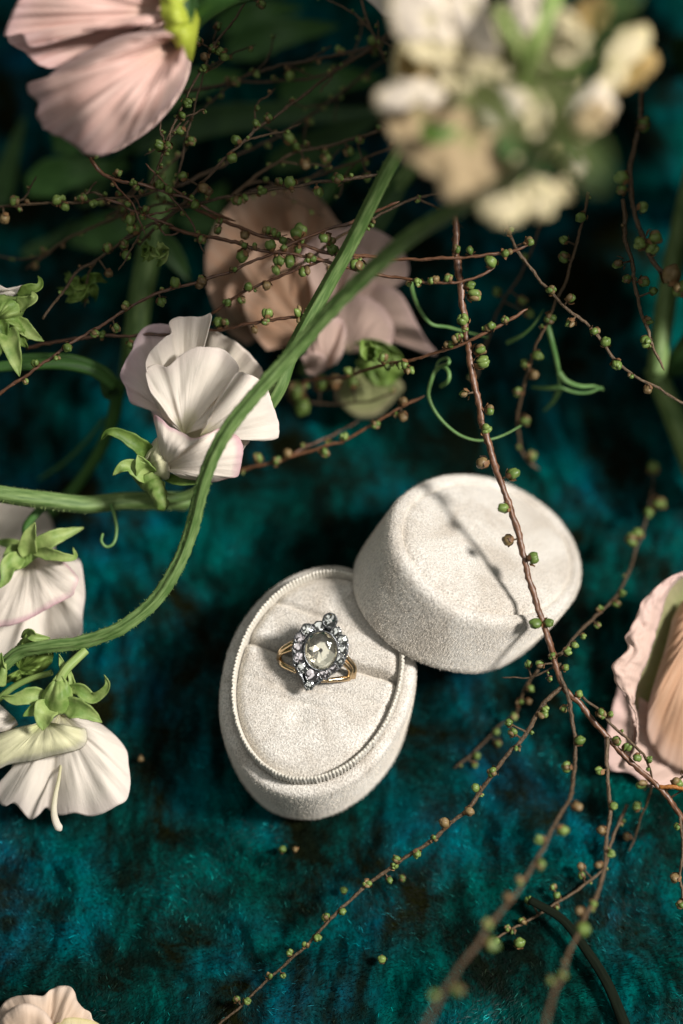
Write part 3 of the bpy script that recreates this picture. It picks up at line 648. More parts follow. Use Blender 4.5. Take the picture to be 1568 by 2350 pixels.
petal('petal', z([(760, 1090, 13)])[0], z([(520, 1010, 12), (480, 860, 13), (440, 700, 12), (460, 500, 12), (560, 380, 12), (700, 330, 12), (860, 330, 12), (1000, 420, 12), (1130, 560, 12), (1200, 700, 11), (1180, 900, 11), (1080, 1040, 12), (960, 1080, 12)]), M['white'], sp, bulge=-2, seed=31, n=60, m=20)
petal('petal', z([(700, 940, 10)])[0], z([(560, 640, 3), (480, 620, 2), (445, 590, 1), (440, 510, 0), (480, 430, 0), (560, 350, 1), (615, 315, 2), (597, 245, 2), (640, 212, 2), (720, 202, 3), (800, 203, 3), (850, 190, 2), (880, 182, 2), (888, 210, 1), (870, 270, 3), (840, 320, 5), (815, 370, 6), (800, 420, 7)]), M['white'], sp, bulge=0.5, ruffle=0.7, nr=4, seed=9, folds=[(0.12, 0.05, 3), (0.32, 0.05, 2.4), (0.55, 0.07, -2.2), (0.8, 0.05, 1.5)], edge=2, n=90, m=36)
petal('petal', z([(700, 1010, 4)])[0], z([(560, 900, 3), (500, 790, 2), (450, 660, 0), (442, 570, -1), (500, 530, -2), (580, 545, -2.5), (640, 500, -1), (720, 440, 0), (800, 412, 0), (900, 412, -1), (985, 440, -1), (1040, 500, -1), (1075, 560, -1.5), (1050, 610, -1), (960, 760, 0), (920, 940, 1)]), M['white'], sp, bulge=1.5, ruffle=0.3, nr=3, seed=4, folds=[(0.13, 0.06, 4.2), (0.30, 0.04, -2.4), (0.47, 0.07, 2.2), (0.62, 0.05, -1.8), (0.78, 0.07, 1.5)], edge=2, n=110, m=40)
petal('petal', z([(800, 1030, 3)])[0], z([(900, 880, 0), (940, 740, -2), (1010, 650, -3), (1070, 585, -3), (1150, 600, -2), (1240, 650, -1), (1272, 690, -2), (1290, 760, -1), (1325, 860, 0), (1345, 950, 1), (1340, 1030, 2), (1270, 1052, 1), (1180, 1050, 1), (1080, 1030, 2), (960, 1050, 3)]), M['white'], sp, bulge=3, ruffle=0.6, nr=4, seed=14, folds=[(0.2, 0.06, 2), (0.45, 0.06, -1.6), (0.7, 0.05, 1.2)], edge=2, n=90, m=32)
petal('petal', z([(560, 1240, 4)])[0], z([(520, 1000, 3), (492, 880, 2), (540, 900, -1), (600, 955, -2.5), (690, 1000, -3), (770, 1035, -3.5), (860, 1005, -3), (950, 965, -2), (1010, 990, -1), (1075, 1030, -1), (1100, 1090, -1), (1093, 1180, -1), (1070, 1290, 0), (1000, 1310, 0), (900, 1337, 1), (800, 1325, 2), (680, 1310, 3)]), M['white_pink'], sp, bulge=5, ruffle=0.2, nr=4, seed=21, folds=[(0.3, 0.06, 1.5), (0.45, 0.05, -1.2), (0.6, 0.05, 1.2)], edge=1.5, n=110, m=34)
petal('calyx', z([(440, 1240, 6)])[0], z([(420, 1140, 5), (470, 1080, 3), (520, 1030, 2), (540, 1100, 0), (590, 1190, 0), (600, 1300, 2), (560, 1320, 4), (480, 1300, 5)]), M['cream_green'], sp, bulge=4, n=40, m=16)
petal('petal', z([(1000, 1010, 7)])[0], z([(1100, 1030, 4), (1150, 1050, 4), (1120, 1090, 4), (1095, 1130, 5)]), M['white'], sp, n=16, m=8)
leaf('sepal', z([(460, 1230, 3), (440, 1130, 1), (360, 1060, -1), (260, 1005, -2), (175, 995, -2), (128, 1055, 0)]), 2.6, M['calyx_dark'], sp, cup=0.5, seed=1)
leaf('sepal', z([(480, 1320, 3), (420, 1270, 0), (330, 1225, -1), (270, 1235, -2), (215, 1290, -1)]), 2.9, M['calyx'], sp, cup=0.5, wave=0.3, seed=2)
leaf('sepal', z([(460, 1310, 3), (420, 1230, -1), (380, 1150, -2)]), 3.2, M['calyx'], sp, cup=0.6, seed=3)
leaf('sepal', z([(560, 1300, 4), (680, 1325, 2), (800, 1335, 2), (870, 1370, 3)]), 1.6, M['calyx_dark'], sp, cup=0.4)
tube('stem', [(310, 1085, 8), (330, 1110, 10), (370, 1140, 14), (420, 1140, 16), (470, 1120, 14)], 1.1, 1.3, M['stem'], sp, n=24)
tube('unopened_bud', z([(470, 1320, 3), (515, 1390, 1), (535, 1460, 0), (565, 1530, 0)]), 2.6, 1.3, M['calyx'], sp, n=20, tip=True, rnoise=0.3)

# --- main long curving stem with the lower left white sweet pea hanging on it
z = zz(0, 1200, 0.37453)
sg = thing('sweet_pea', 'white sweet pea with green calyx hanging upside down from the long curving stem', 'flower', PD(150, 1720, 6))
main = [(1430, -20, -142), (1390, 60, -136), (1345, 150, -128), (1295, 250, -118), (1235, 350, -106), (1165, 420, -86), (1080, 462, -62), (960, 530, -42), (860, 612, -30), (770, 700, -22), (690, 790, -17), (600, 890, -15), (530, 975, -14), (490, 1045, -12), (464, 1118, -9), (449, 1182, -6), (429, 1248, -4), (397, 1318, -3), (347, 1387, -2), (270, 1445, -2), (180, 1475, -1), (100, 1485, 0), (40, 1500, 2), (-20, 1560, 3), (-80, 1640, 4)]
_, MP = tube('stem', main, 1.62, 1.36, M['stem'], sg, n=260, seg=30, ridges=5, ridge=0.15, rnoise=0.16)
spiky_hairs('stem_hairs', MP, 1.7, sg, 900, 0.42, M['stem_light'], i0=110)
bx = 6
petal('petal', z([(390, 1450, 7)])[0], z([(250, 1560, 8), (120, 1700, 8), (60, 1830, 7), (-20, 1920, 6), (0, 2030, 7), (40, 2050, 7), (95, 2035, 7), (190, 2135, 8), (250, 2110, 8), (300, 2060, 8), (345, 2095, 8), (400, 2110, 8), (480, 2095, 7), (580, 2115, 6), (660, 2105, 5), (760, 2050, 5), (825, 2010, 6), (852, 1900, 6), (840, 1780, 6), (825, 1690, 7), (760, 1600, 8), (640, 1505, 9), (560, 1480, 9)]), M['white'], sg, bulge=3, ruffle=0.5, nr=5, seed=3, crumple=0.5, folds=[(0.10, 0.05, 2), (0.22, 0.04, -2), (0.33, 0.06, 3), (0.44, 0.035, -2.6), (0.60, 0.05, -1.6), (0.70, 0.05, 1.8)], n=150, m=44, edge=1.5)
petal('petal', z([(300, 1500, 4)])[0], z([(560, 1545, 2), (570, 1590, 1), (562, 1640, 0), (520, 1680, 0), (430, 1705, -0.5), (340, 1725, 0), (200, 1760, 0), (60, 1780, 0), (-60, 1820, 0), (-140, 1700, 2), (-60, 1600, 4), (100, 1540, 5)]), M['cream_green'], sg, bulge=4, ruffle=0.3, seed=8, folds=[(0.3, 0.1, 1.5)], n=80, m=28, curl=1.5)
petal('petal', z([(100, 1480, 5)])[0], z([(-60, 1330, 5), (-80, 1450, 3), (-60, 1560, 3), (40, 1560, 2), (120, 1520, 3)]), M['white'], sg, bulge=2, n=40, m=16)
tube('keel', z([(398, 1780, 5), (384, 1880, 3), (362, 1980, 1), (352, 2080, 0), (366, 2155, -1), (398, 2212, -1)]), 0.25, 0.95, M['white'], sg, n=40, tip=True)
cal = M['calyx']
petal('calyx', z([(385, 1180, -2)])[0], z([(330, 1270, 0), (270, 1330, 0), (250, 1420, -1), (300, 1460, -2), (390, 1450, -4), (470, 1430, -2), (500, 1370, -1), (470, 1290, -1), (430, 1230, -1)]), cal, sg, bulge=2.5, n=40, m=18, th=0.4)
for pts, wd in [([(330, 1380, -3), (290, 1450, -5), (280, 1558, -4)], 3.6), ([(440, 1290, -2), (520, 1290, -4), (600, 1345, -4), (670, 1310, -5), (702, 1255, -6), (680, 1195, -6)], 2.0), ([(400, 1400, -3), (500, 1410, -5), (590, 1450, -5), (665, 1505, -4)], 3.2), ([(300, 1330, -1), (200, 1330, -3), (90, 1355, -3), (5, 1335, -2)], 2.7), ([(330, 1400, -2), (250, 1410, -4), (150, 1465, -4)], 2.4), ([(420, 1300, -1), (420, 1180, -2), (385, 1060, -1)], 1.6), ([(440, 1330, -2), (470, 1260, -3), (450, 1150, -2)], 1.3)]:
    leaf('sepal', z(pts), wd, cal, sg, cup=0.5, wave=0.25, seed=wd)
tube('pedicel', z([(560, 1035, -1), (500, 1090, -2), (430, 1160, -3), (385, 1240, -3)]), 1.0, 1.2, M['stem_light'], sg, n=24, ridges=4, ridge=0.08)
tube('pedicel', z([(340, 1180, 3), (200, 1220, 4), (80, 1280, 5), (-40, 1380, 6)]), 0.7, 0.8, M['stem_light'], sg, n=24)
petal('leaf', z([(130, 1160, 6)])[0], z([(60, 1080, 5), (140, 960, 3), (210, 925, 2), (290, 950, 2), (340, 1000, 3), (345, 1100, 5), (300, 1160, 6), (200, 1210, 7), (60, 1250, 8), (-40, 1240, 8)]), M['calyx_dark'], sg, bulge=2, crumple=1.5, ruffle=0.8, nr=6, n=70, m=24, edge=5)
leaf('sepal', z([(150, 960, 4), (190, 925, 1), (230, 950, 0), (330, 955, 2)]), 1.6, cal, sg, cup=0.6)
leaf('sepal', z([(20, 1200, 4), (0, 1130, 0), (10, 1050, -1)]), 1.8, cal, sg, cup=0.6)
tube('sepal', z([(0, 1250, 2), (20, 1180, 1), (30, 1120, 1)]), 1.5, 0.5, cal, sg, n=12)

# --- second stem lying beside the main one
s2 = thing('flower_stem', 'straight dark green stem crossing under the long curving stem', 'stem', PD(655, 905, 0))
_, SP = tube('stem', [(975, 240, -22), (930, 320, -16), (885, 400, -12), (845, 480, -8), (800, 570, -4), (755, 650, -1), (705, 740, 1), (665, 820, 3), (640, 890, 4), (600, 950, 6)], 1.45, 1.7, M['stem'], s2, n=140, seg=20, ridges=4, ridge=0.10)
spiky_hairs('stem_hairs', SP, 1.8, s2, 260, 0.35, M['stem_light'])

# --- left middle sweet pea
sf = thing('sweet_pea', 'white sweet pea with drooping hood at the left edge, above the hanging one', 'flower', PD(60, 1290, 16))
petal('petal', z([(240, 480, 26)])[0], z([(400, 430, 24), (500, 435, 20), (530, 470, 19), (545, 560, 18), (555, 680, 17), (540, 800, 17), (535, 930, 17), (470, 990, 18), (380, 1010, 18), (250, 1060, 18), (100, 1105, 18), (0, 1130, 18), (-120, 1000, 18), (-150, 700, 20)]), M['white'], sf, bulge=3, ruffle=1.0, nr=4, seed=4, folds=[(0.3, 0.05, 2), (0.5, 0.05, -2.5), (0.65, 0.04, 2)], n=90, m=30)
petal('petal', z([(190, 440, 20)])[0], z([(250, 425, 18), (350, 430, 14), (430, 470, 12), (500, 545, 10), (512, 575, 9), (490, 640, 9), (470, 680, 9), (350, 745, 8), (250, 800, 8), (150, 850, 8), (30, 880, 9), (-80, 860, 10), (-120, 700, 14), (-40, 560, 18)]), M['white_pink'], sf, bulge=5, seed=8, folds=[(0.3, 0.06, 1.6), (0.55, 0.04, -1.2)], n=90, m=30, edge=1)
petal('calyx', z([(180, 360, 16)])[0], z([(120, 440, 15), (70, 520, 13), (150, 500, 12), (230, 440, 11), (300, 400, 12), (290, 330, 14)]), cal, sf, bulge=2, n=30, m=12)
for pts, wd in [([(180, 430, 12), (190, 310, 9), (230, 200, 7)], 3.2), ([(200, 400, 12), (330, 310, 10), (440, 270, 12), (545, 235, 14)], 2.8), ([(220, 390, 11), (330, 410, 8), (430, 430, 7), (492, 425, 8), (478, 365, 10)], 1.9), ([(150, 420, 12), (60, 480, 9), (40, 560, 8), (0, 630, 8)], 3.0), ([(150, 400, 14), (80, 390, 12), (20, 430, 12)], 2.4), ([(150, 380, 15), (60, 340, 15), (-40, 330, 16)], 2.0)]:
    leaf('sepal', z(pts), wd, cal, sf, cup=0.5, wave=0.2, seed=wd*3)
tube('stem', z([(200, 330, 16), (170, 240, 16), (230, 150, 16), (300, 90, 17)]), 1.0, 1.0, M['stem_dark'], sf, n=20)
# --- top left edge sweet pea
z = zz(0, 600, 0.35714)
se = thing('sweet_pea', 'green calyx and pale petal of a sweet pea cut by the left edge', 'flower', PD(0, 760, 6))
petal('petal', z([(-120, 330, 8)])[0], z([(-80, 230, 6), (0, 268, 4), (50, 292, 3), (100, 296, 3), (160, 268, 3), (162, 290, 3), (140, 325, 3), (90, 345, 4), (0, 362, 5), (-80, 400, 6)]), M['white'], se, bulge=1, n=40, m=14)
petal('calyx', z([(-40, 520, 4)])[0], z([(-40, 330, 5), (60, 340, 3), (150, 360, 3), (170, 440, 3), (150, 500, 4), (190, 560, 5), (240, 600, 6), (180, 660, 7), (100, 680, 7), (-60, 800, 8)]), cal, se, bulge=4, crumple=1.5, n=50, m=20, edge=4)
for pts, wd in [([(100, 420, 2), (170, 390, 0), (220, 370, -1), (238, 345, -1), (215, 312, 0)], 2.2), ([(120, 350, 3), (200, 300, 1), (265, 280, 1), (280, 240, 2), (262, 205, 4)], 1.9), ([(40, 540, 2), (70, 640, -1), (100, 750, -2), (135, 895, -1)], 3.3), ([(100, 500, 3), (190, 580, 3), (240, 620, 4), (300, 650, 5)], 2.5), ([(0, 500, 1), (20, 560, 0), (15, 700, 1)], 2.0), ([(120, 560, 4), (140, 640, 3), (190, 700, 5)], 2.0)]:
    leaf('sepal', z(pts), wd, cal if wd > 2.1 else M['calyx_dark'], se, cup=0.5, wave=0.3, seed=wd*3)
tube('stem', [(-30, 845, 14), (60, 838, 14), (140, 836, 15), (210, 850, 17), (262, 885, 20)], 1.2, 1.5, M['stem_dark'], se, n=40, ridges=3, ridge=0.1)
tube('stem', [(20, 822, 16), (100, 818, 16), (170, 822, 17), (240, 850, 19), (268, 885, 20)], 0.8, 1.0, M['stem_dark'], se, n=40)

# --- horizontal hairy stem with tendril
hs = thing('flower_stem', 'hairy green stem lying level across the left edge with one hanging tendril', 'stem', PD(0, 1130, 10))
_, HP = tube('stem', [(-30, 1128, 8), (40, 1140, 9), (120, 1150, 11), (200, 1158, 14), (280, 1150, 17), (360, 1150, 20), (430, 1150, 24)], 1.9, 2.1, M['stem'], hs, n=80, seg=20, ridges=4, ridge=0.08)
spiky_hairs('stem_hairs', HP, 1.9, hs, 500, 0.6, M['stem_light'])
tube('tendril', [(255, 1158, 14), (264, 1185, 12), (268, 1215, 11), (262, 1245, 10), (245, 1255, 10), (233, 1242, 10), (236, 1225, 11)], 0.45, 0.3, M['tendril'], hs, n=40, seg=8)

# --- bottom left peach cream flower
z = zz(0, 1900, 0.35714)
bl = thing('peach_blossom', 'peach cream blossom with rounded petals cut by the bottom left corner', 'flower', PD(60, 2400, 0))
petal('petal', z([(280, 1900, 4)])[0], z([(-80, 1700, 2), (-20, 1600, 1), (40, 1520, 0), (110, 1490, -1), (200, 1480, -2), (290, 1488, -2), (340, 1450, -1), (390, 1425, 0), (440, 1415, 0), (490, 1430, 0), (515, 1470, 0), (530, 1520, 0), (580, 1580, 1), (625, 1610, 2), (640, 1660, 2), (700, 1700, 3)]), M['peachcream'], bl, bulge=5, ruffle=0.8, nr=5, seed=3, n=90, m=30, edge=1.5, folds=[(0.55, 0.04, -2), (0.7, 0.05, 2)])
petal('petal', z([(200, 1950, -2)])[0], z([(-80, 1850, -4), (0, 1650, -6), (100, 1560, -8), (200, 1540, -8), (290, 1580, -8), (350, 1650, -8), (380, 1750, -7), (420, 1900, -6)]), M['peachcream'], bl, bulge=2, ruffle=0.6, seed=6, n=60, m=20, curl=1)
petal('petal', z([(500, 1950, 0)])[0], z([(350, 1700, -4), (450, 1640, -4), (560, 1640, -3), (680, 1680, -1), (760, 1800, 0)]), M['cream'], bl, bulge=2, n=40, m=14)

# --- right edge pink poppy
z = zz(1100, 1200, 0.36224)
rp = thing('poppy', 'pale pink and orange poppy with crinkled folded rim at the right edge', 'flower', PD(1560, 1740, 18))
petal('petal', z([(1800, 1700, 24)])[0], z([(1130, 1300, 22), (1100, 1420, 22), (1075, 1520, 21), (1055, 1620, 21), (1045, 1720, 21), (1055, 1860, 20), (1110, 1885, 20), (1180, 1890, 20), (1240, 1910, 20), (1290, 1960, 21), (1400, 2000, 22), (1568, 2010, 23), (1800, 2000, 24)]), M['palepink'], rp, bulge=1, ruffle=0.8, nr=6, seed=3, n=80, m=30, edge=2)
petal('petal', z([(1750, 1300, 30)])[0], z([(1700, 520, 22), (1600, 545, 20), (1500, 620, 19), (1430, 760, 19), (1380, 900, 19), (1300, 1150, 19), (1240, 1380, 20), (1250, 1600, 21), (1240, 1800, 22), (1350, 1860, 24), (1600, 1880, 26)]), M['sage'], rp, bulge=-6, ruffle=0.6, nr=3, seed=5, n=80, m=30, crumple=0.8)
petal('petal', z([(1760, 700, 22)])[0], z([(1560, 740, 21), (1500, 850, 20), (1475, 950, 19), (1440, 1080, 19), (1395, 1220, 18), (1355, 1350, 18), (1330, 1470, 17), (1325, 1620, 17), (1370, 1740, 18), (1450, 1830, 19), (1600, 1900, 20), (1800, 1900, 20)]), M['orange'], rp, bulge=5, crumple=1.3, seed=7, n=80, m=30, folds=[(0.5, 0.12, 2), (0.68, 0.08, -1.5)])
# the turned back rim: a crinkled ribbon between two edges
def ribbon(name, outer, inner, mat, parent, n=90, m=12, crumple=1.0, bul=2.0, seed=1, th=0.3):
    a = catmull(outer, n); b = catmull(inner, n); V = []; F = []; UV = []
    for j in range(n):
        s = j/(n-1)
        for i in range(m+1):
            t = i/m; q = a[j]*(1-t)+b[j]*t
            d = q[2] - bul*math.sin(math.pi*t) - crumple*(mnoise.noise(Vector((s*14, t*2.5, seed)))+0.6*mnoise.noise(Vector((s*38, t*5, seed))))
            x = q[0] + 3*mnoise.noise(Vector((s*30, t*2, seed+7))); V.append(lift(PD(x, q[1], d))); UV.append((t*0.4, 1-s*0.4+0.0*t))
    for j in range(n-1):
        for i in range(m): k = j*(m+1)+i; F.append((k, k+1, k+m+2, k+m+1))
    return thick(mesh_obj(name, V, F, mat, parent, uv=UV), th)
ribbon('petal', z([(1700, 520, 14), (1568, 540, 13), (1450, 592, 12), (1355, 675, 11), (1285, 750, 10), (1255, 840, 9), (1215, 910, 8), (1180, 980, 7), (1195, 1060, 6), (1150, 1110, 5), (1088, 1170, 4), (1105, 1240, 4), (1120, 1300, 4), (1180, 1360, 5), (1195, 1410, 6), (1240, 1470, 7), (1255, 1560, 8), (1250, 1680, 9), (1215, 1800, 11)]),
       z([(1700, 540, 20), (1600, 560, 18), (1510, 620, 17), (1450, 720, 16), (1420, 830, 14), (1385, 950, 12), (1360, 1040, 10), (1330, 1130, 8), (1290, 1220, 7), (1262, 1290, 7), (1248, 1350, 7), (1240, 1400, 7), (1238, 1430, 8), (1230, 1440, 9), (1240, 1480, 10), (1258, 1530, 11), (1262, 1600, 12), (1256, 1690, 13), (1220, 1805, 14)]), M['palepink'], rp, crumple=1.6, bul=2.0)
ribbon('petal', z([(1140, 1320, 16), (1180, 1400, 14), (1200, 1500, 13), (1195, 1620, 13), (1170, 1760, 14), (1130, 1860, 16)]), z([(1200, 1380, 16), (1240, 1450, 14), (1262, 1560, 13), (1258, 1650, 13), (1230, 1780, 14), (1190, 1880, 16)]), M['palepink'], rp, crumple=0.9, bul=1.5, n=50)
tube('stem', [(1700, 1600, 30), (1800, 1500, 26)], 2, 2, M['stem'], rp, n=8)

# --- large peach rose like flower behind the stems
z = zz(480, 300, 0.40816)
pc = thing('peach_flower', 'large dusky peach flower in the shade behind the crossing twigs', 'flower', PD(760, 700, 50))
d0 = 34
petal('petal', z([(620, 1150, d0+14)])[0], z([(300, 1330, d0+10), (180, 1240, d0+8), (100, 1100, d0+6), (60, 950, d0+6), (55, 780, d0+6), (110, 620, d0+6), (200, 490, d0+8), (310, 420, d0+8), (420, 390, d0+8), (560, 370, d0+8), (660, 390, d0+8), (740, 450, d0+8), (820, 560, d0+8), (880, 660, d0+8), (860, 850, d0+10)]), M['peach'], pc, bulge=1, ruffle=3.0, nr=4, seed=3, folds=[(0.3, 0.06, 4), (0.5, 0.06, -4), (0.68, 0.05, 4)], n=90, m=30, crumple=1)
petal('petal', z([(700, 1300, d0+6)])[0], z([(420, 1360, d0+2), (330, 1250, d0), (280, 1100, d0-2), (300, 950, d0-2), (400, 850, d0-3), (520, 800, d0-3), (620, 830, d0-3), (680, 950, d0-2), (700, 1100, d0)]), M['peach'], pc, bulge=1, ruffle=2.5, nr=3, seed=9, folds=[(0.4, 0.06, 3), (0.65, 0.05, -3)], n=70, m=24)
petal('petal', z([(880, 1150, d0+10)])[0], z([(760, 820, d0+4), (820, 700, d0+4), (880, 630, d0+3), (980, 610, d0+2), (1080, 640, d0+2), (1180, 700, d0+2), (1240, 780, d0+3), (1270, 880, d0+4), (1230, 960, d0+5), (1100, 1000, d0+6)]), M['palepink'], pc, bulge=3, ruffle=1.5, nr=3, seed=5, n=70, m=24, folds=[(0.5, 0.08, 3)])
petal('petal', z([(820, 1260, d0+10)])[0], z([(520, 1150, d0+5), (560, 900, d0+2), (640, 760, d0+1), (740, 660, d0), (860, 640, d0), (960, 700, d0), (1040, 820, d0+1), (1080, 960, d0+3), (1020, 1120, d0+5)]), M['palepink'], pc, bulge=3, ruffle=1.6, nr=4, seed=15, n=80, m=26, crumple=1, folds=[(0.3, 0.08, 3), (0.55, 0.06, -3)], edge=3)
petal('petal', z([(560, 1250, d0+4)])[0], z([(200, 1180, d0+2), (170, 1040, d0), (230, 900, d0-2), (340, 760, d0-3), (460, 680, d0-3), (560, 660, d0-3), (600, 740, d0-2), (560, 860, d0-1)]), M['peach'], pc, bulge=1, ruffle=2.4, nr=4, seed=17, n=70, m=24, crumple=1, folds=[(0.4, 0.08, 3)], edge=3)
petal('petal', z([(900, 1380, d0+6)])[0], z([(800, 1150, d0), (900, 1040, d0-1), (1020, 1040, d0-1), (1120, 1110, d0), (1180, 1230, d0+1), (1160, 1340, d0+3)]), M['palepink'], pc, bulge=2, ruffle=0.8, nr=3, seed=19, n=50, m=20)
petal('petal', z([(760, 1480, d0+2)])[0], z([(640, 1420, d0-2), (670, 1300, d0-6), (720, 1190, d0-8), (790, 1160, d0-8), (860, 1170, d0-7), (895, 1240, d0-6), (880, 1360, d0-4), (840, 1440, d0-2)]), M['palepink'], pc, bulge=2, seed=6, n=60, m=20, folds=[(0.35, 0.06, 2), (0.6, 0.05, -2)])
petal('petal', z([(650, 1460, d0)])[0], z([(620, 1400, d0-5), (700, 1370, d0-7), (770, 1400, d0-7), (770, 1470, d0-5), (700, 1515, d0-3), (655, 1500, d0-2)]), M['palepink'], pc, bulge=1.5, n=40, m=14)
petal('petal', z([(950, 1200, d0+8)])[0], z([(1040, 960, d0+4), (1140, 980, d0+2), (1210, 1010, d0), (1260, 1080, d0), (1310, 1180, d0), (1370, 1290, d0+2), (1440, 1385, d0+4), (1340, 1370, d0+4), (1230, 1330, d0+5), (1150, 1330, d0+6)]), M['palepink'], pc, bulge=2, ruffle=1, seed=11, n=60, m=20, folds=[(0.45, 0.07, 2.5)])
petal('petal', z([(1000, 1450, d0+16)])[0], z([(820, 1560, d0+14), (860, 1680, d0+14), (960, 1760, d0+16), (1080, 1750, d0+16), (1180, 1660, d0+14), (1240, 1580, d0+12), (1180, 1500, d0+12)]), M['sage'], pc, bulge=3, n=50, m=18)
petal('calyx', z([(1080, 1360, d0+2)])[0], z([(940, 1320, d0-2), (1020, 1290, d0-3), (1120, 1310, d0-3), (1200, 1360, d0-2), (1240, 1440, d0), (1200, 1540, d0+2), (1100, 1580, d0+2), (1000, 1520, d0+2), (950, 1430, d0)]), M['calyx_dark'], pc, bulge=1.0, crumple=2.0, n=50, m=16)
leaf('sepal', z([(1060, 1350, d0-4), (1120, 1420, d0-6), (1130, 1520, d0-4)]), 2.4, M['calyx'], pc, cup=0.5)
tube('stem', z([(800, 1000, d0+20), (700, 600, d0+24), (800, 400, d0+26), (1000, 200, d0+20)]), 2.2, 2.2, M['stem_dark'], pc, n=30)

# --- out of focus stock / snapdragon head near the lens, upper right
z = zz(860, 0, 0.51531)
sn = thing('snapdragon', 'blurred cream and yellow flower cluster in the upper right, nearest the lens', 'flower', PD(1180, 200, -70))
q = -82
fl = [
 ('cream', (700, 420), [(230, 260), (330, 170), (480, 150), (640, 200), (760, 200), (880, 230), (1000, 290), (1080, 420), (1060, 560), (940, 700), (760, 760), (560, 760), (400, 640), (260, 520), (230, 380)], 26, 5),
 ('sage', (720, 520), [(480, 480), (560, 420), (680, 400), (830, 420), (930, 500), (960, 640), (900, 760), (780, 830), (640, 840), (520, 780), (450, 640)], 14, 4),
 ('tan', (560, 640), [(380, 640), (420, 560), (520, 520), (660, 560), (740, 660), (740, 800), (650, 900), (540, 930), (450, 920), (410, 830), (300, 760), (230, 690), (290, 640)], 4, 4),
 ('tan', (330, 540), [(170, 580), (160, 500), (250, 460), (360, 450), (440, 500), (440, 600), (380, 690), (280, 680), (200, 640)], 8, 3),
 ('snow', (330, 470), [(130, 510), (115, 450), (170, 410), (240, 385), (330, 380), (400, 410), (430, 460), (380, 500), (290, 500), (200, 530)], 2, 4),
 ('ochre', (300, 320), [(210, 330), (215, 270), (260, 240), (330, 240), (380, 290), (370, 370), (310, 390), (240, 375)], 12, 3),
 ('snow', (380, 90), [(200, 110), (190, 20), (240, -60), (420, -70), (450, 60), (490, 200), (480, 280), (380, 295), (300, 250), (250, 190)], 4, 4),
 ('cream', (380, 200), [(270, 225), (300, 195), (420, 190), (490, 225), (490, 285), (400, 298), (320, 285)], 2, 2),
 ('snow', (560, 20), [(470, 150), (440, 40), (500, -60), (600, -40), (660, 100), (695, 220), (650, 262), (580, 240), (520, 200)], 6, 4),
 ('cream', (620, 330), [(530, 330), (560, 290), (640, 285), (690, 320), (670, 380), (600, 395)], 0, 3),
 ('snow', (680, 490), [(560, 470), (620, 400), (740, 400), (830, 450), (820, 540), (740, 600), (620, 580)], 2, 4),
 ('cream', (870, 600), [(820, 570), (860, 500), (920, 500), (930, 570), (890, 650), (840, 640)], 0, 2),
 ('cream', (760, 880), [(610, 950), (620, 910), (720, 870), (800, 870), (820, 930), (810, 1010), (740, 1050), (660, 1035)], -2, 4),
 ('cream', (890, 880), [(810, 960), (830, 870), (880, 835), (930, 860), (960, 940), (940, 1010), (890, 1042), (830, 1010)], 0, 4),
 ('cream', (970, 870), [(955, 860), (1000, 845), (1030, 890), (1020, 940), (980, 950), (955, 910)], 4, 2),
 ('cream', (790, 780), [(750, 790), (780, 750), (830, 770), (820, 820), (780, 830)], 0, 2),
 ('snow', (1060, 700), [(1010, 780), (1020, 700), (1070, 650), (1105, 690), (1112, 760), (1080, 825), (1030, 820)], 10, 3),
 ('snow', (1150, 480), [(1040, 520), (1080, 440), (1140, 395), (1210, 420), (1235, 500), (1200, 570), (1100, 645), (1050, 600)], 2, 4),
 ('tan', (1150, 560), [(1060, 590), (1090, 520), (1170, 480), (1215, 540), (1170, 610), (1100, 645)], 0, 3),
 ('cream', (1230, 320), [(1110, 420), (1180, 380), (1200, 260), (1260, 170), (1350, 130), (1405, 180), (1370, 260), (1300, 320), (1260, 420), (1190, 450)], 6, 4),
 ('ochre', (1330, 340), [(1240, 430), (1260, 330), (1340, 250), (1430, 255), (1445, 310), (1390, 370), (1300, 420)], 10, 3),
 ('ochre', (1140, 60), [(1040, 80), (1090, 10), (1160, -10), (1230, 30), (1210, 90), (1140, 150), (1080, 150)], 8, 3),
 ('cream', (1020, 100), [(960, 80), (990, 55), (1040, 70), (1100, 140), (1110, 180), (1060, 190), (1000, 150)], -2, 3),
 ('cream', (1020, 200), [(930, 240), (980, 170), (1060, 170), (1110, 220), (1050, 280), (960, 290)], 2, 3),
 ('snow', (820, 20), [(770, 30), (780, -50), (880, -60), (865, 60), (840, 130), (800, 120)], -2, 3),
 ('sage', (700, 150), [(620, 220), (640, 80), (700, 20), (760, 60), (790, 180), (740, 290), (660, 290)], 16, 3),
 ('sage', (860, 250), [(760, 300), (800, 180), (880, 120), (960, 180), (980, 300), (900, 400), (800, 390)], 12, 3),
 ('cream', (480, 360), [(400, 340), (450, 290), (530, 300), (580, 380), (540, 440), (440, 430)], 10, 3),
]
for i, (mt, b, out, dz, bu) in enumerate(fl):
    petal('floret', z([(b[0], b[1], q+dz+3)])[0], z([(b[0]+(x-b[0])*1.08, b[1]+(y-b[1])*1.08, q+dz) for x, y in out]), M[mt], sn, dome=bu*0.9, ruffle=0.8, nr=4, seed=i+2, n=50, m=16, closed=True, crumple=0.6, edge=12)
for pts, r in [([(960, -80, q+2), (930, 60, q), (880, 160, q), (830, 280, q+4), (760, 420, q+12)], 1.8), ([(690, 60, q), (760, 170, q-2), (790, 280, q+4)], 1.1), ([(700, 420, q+14), (640, 330, q+10), (560, 320, q+8)], 1.2), ([(760, 420, q+14), (1000, 330, q+10), (1180, 280, q+8)], 1.3), ([(780, 420, q+16), (760, 700, q+12), (800, 880, q+6)], 1.6)]:
    tube('stalk', z(pts), r, r*0.8, M['stem_light'], sn, n=24)
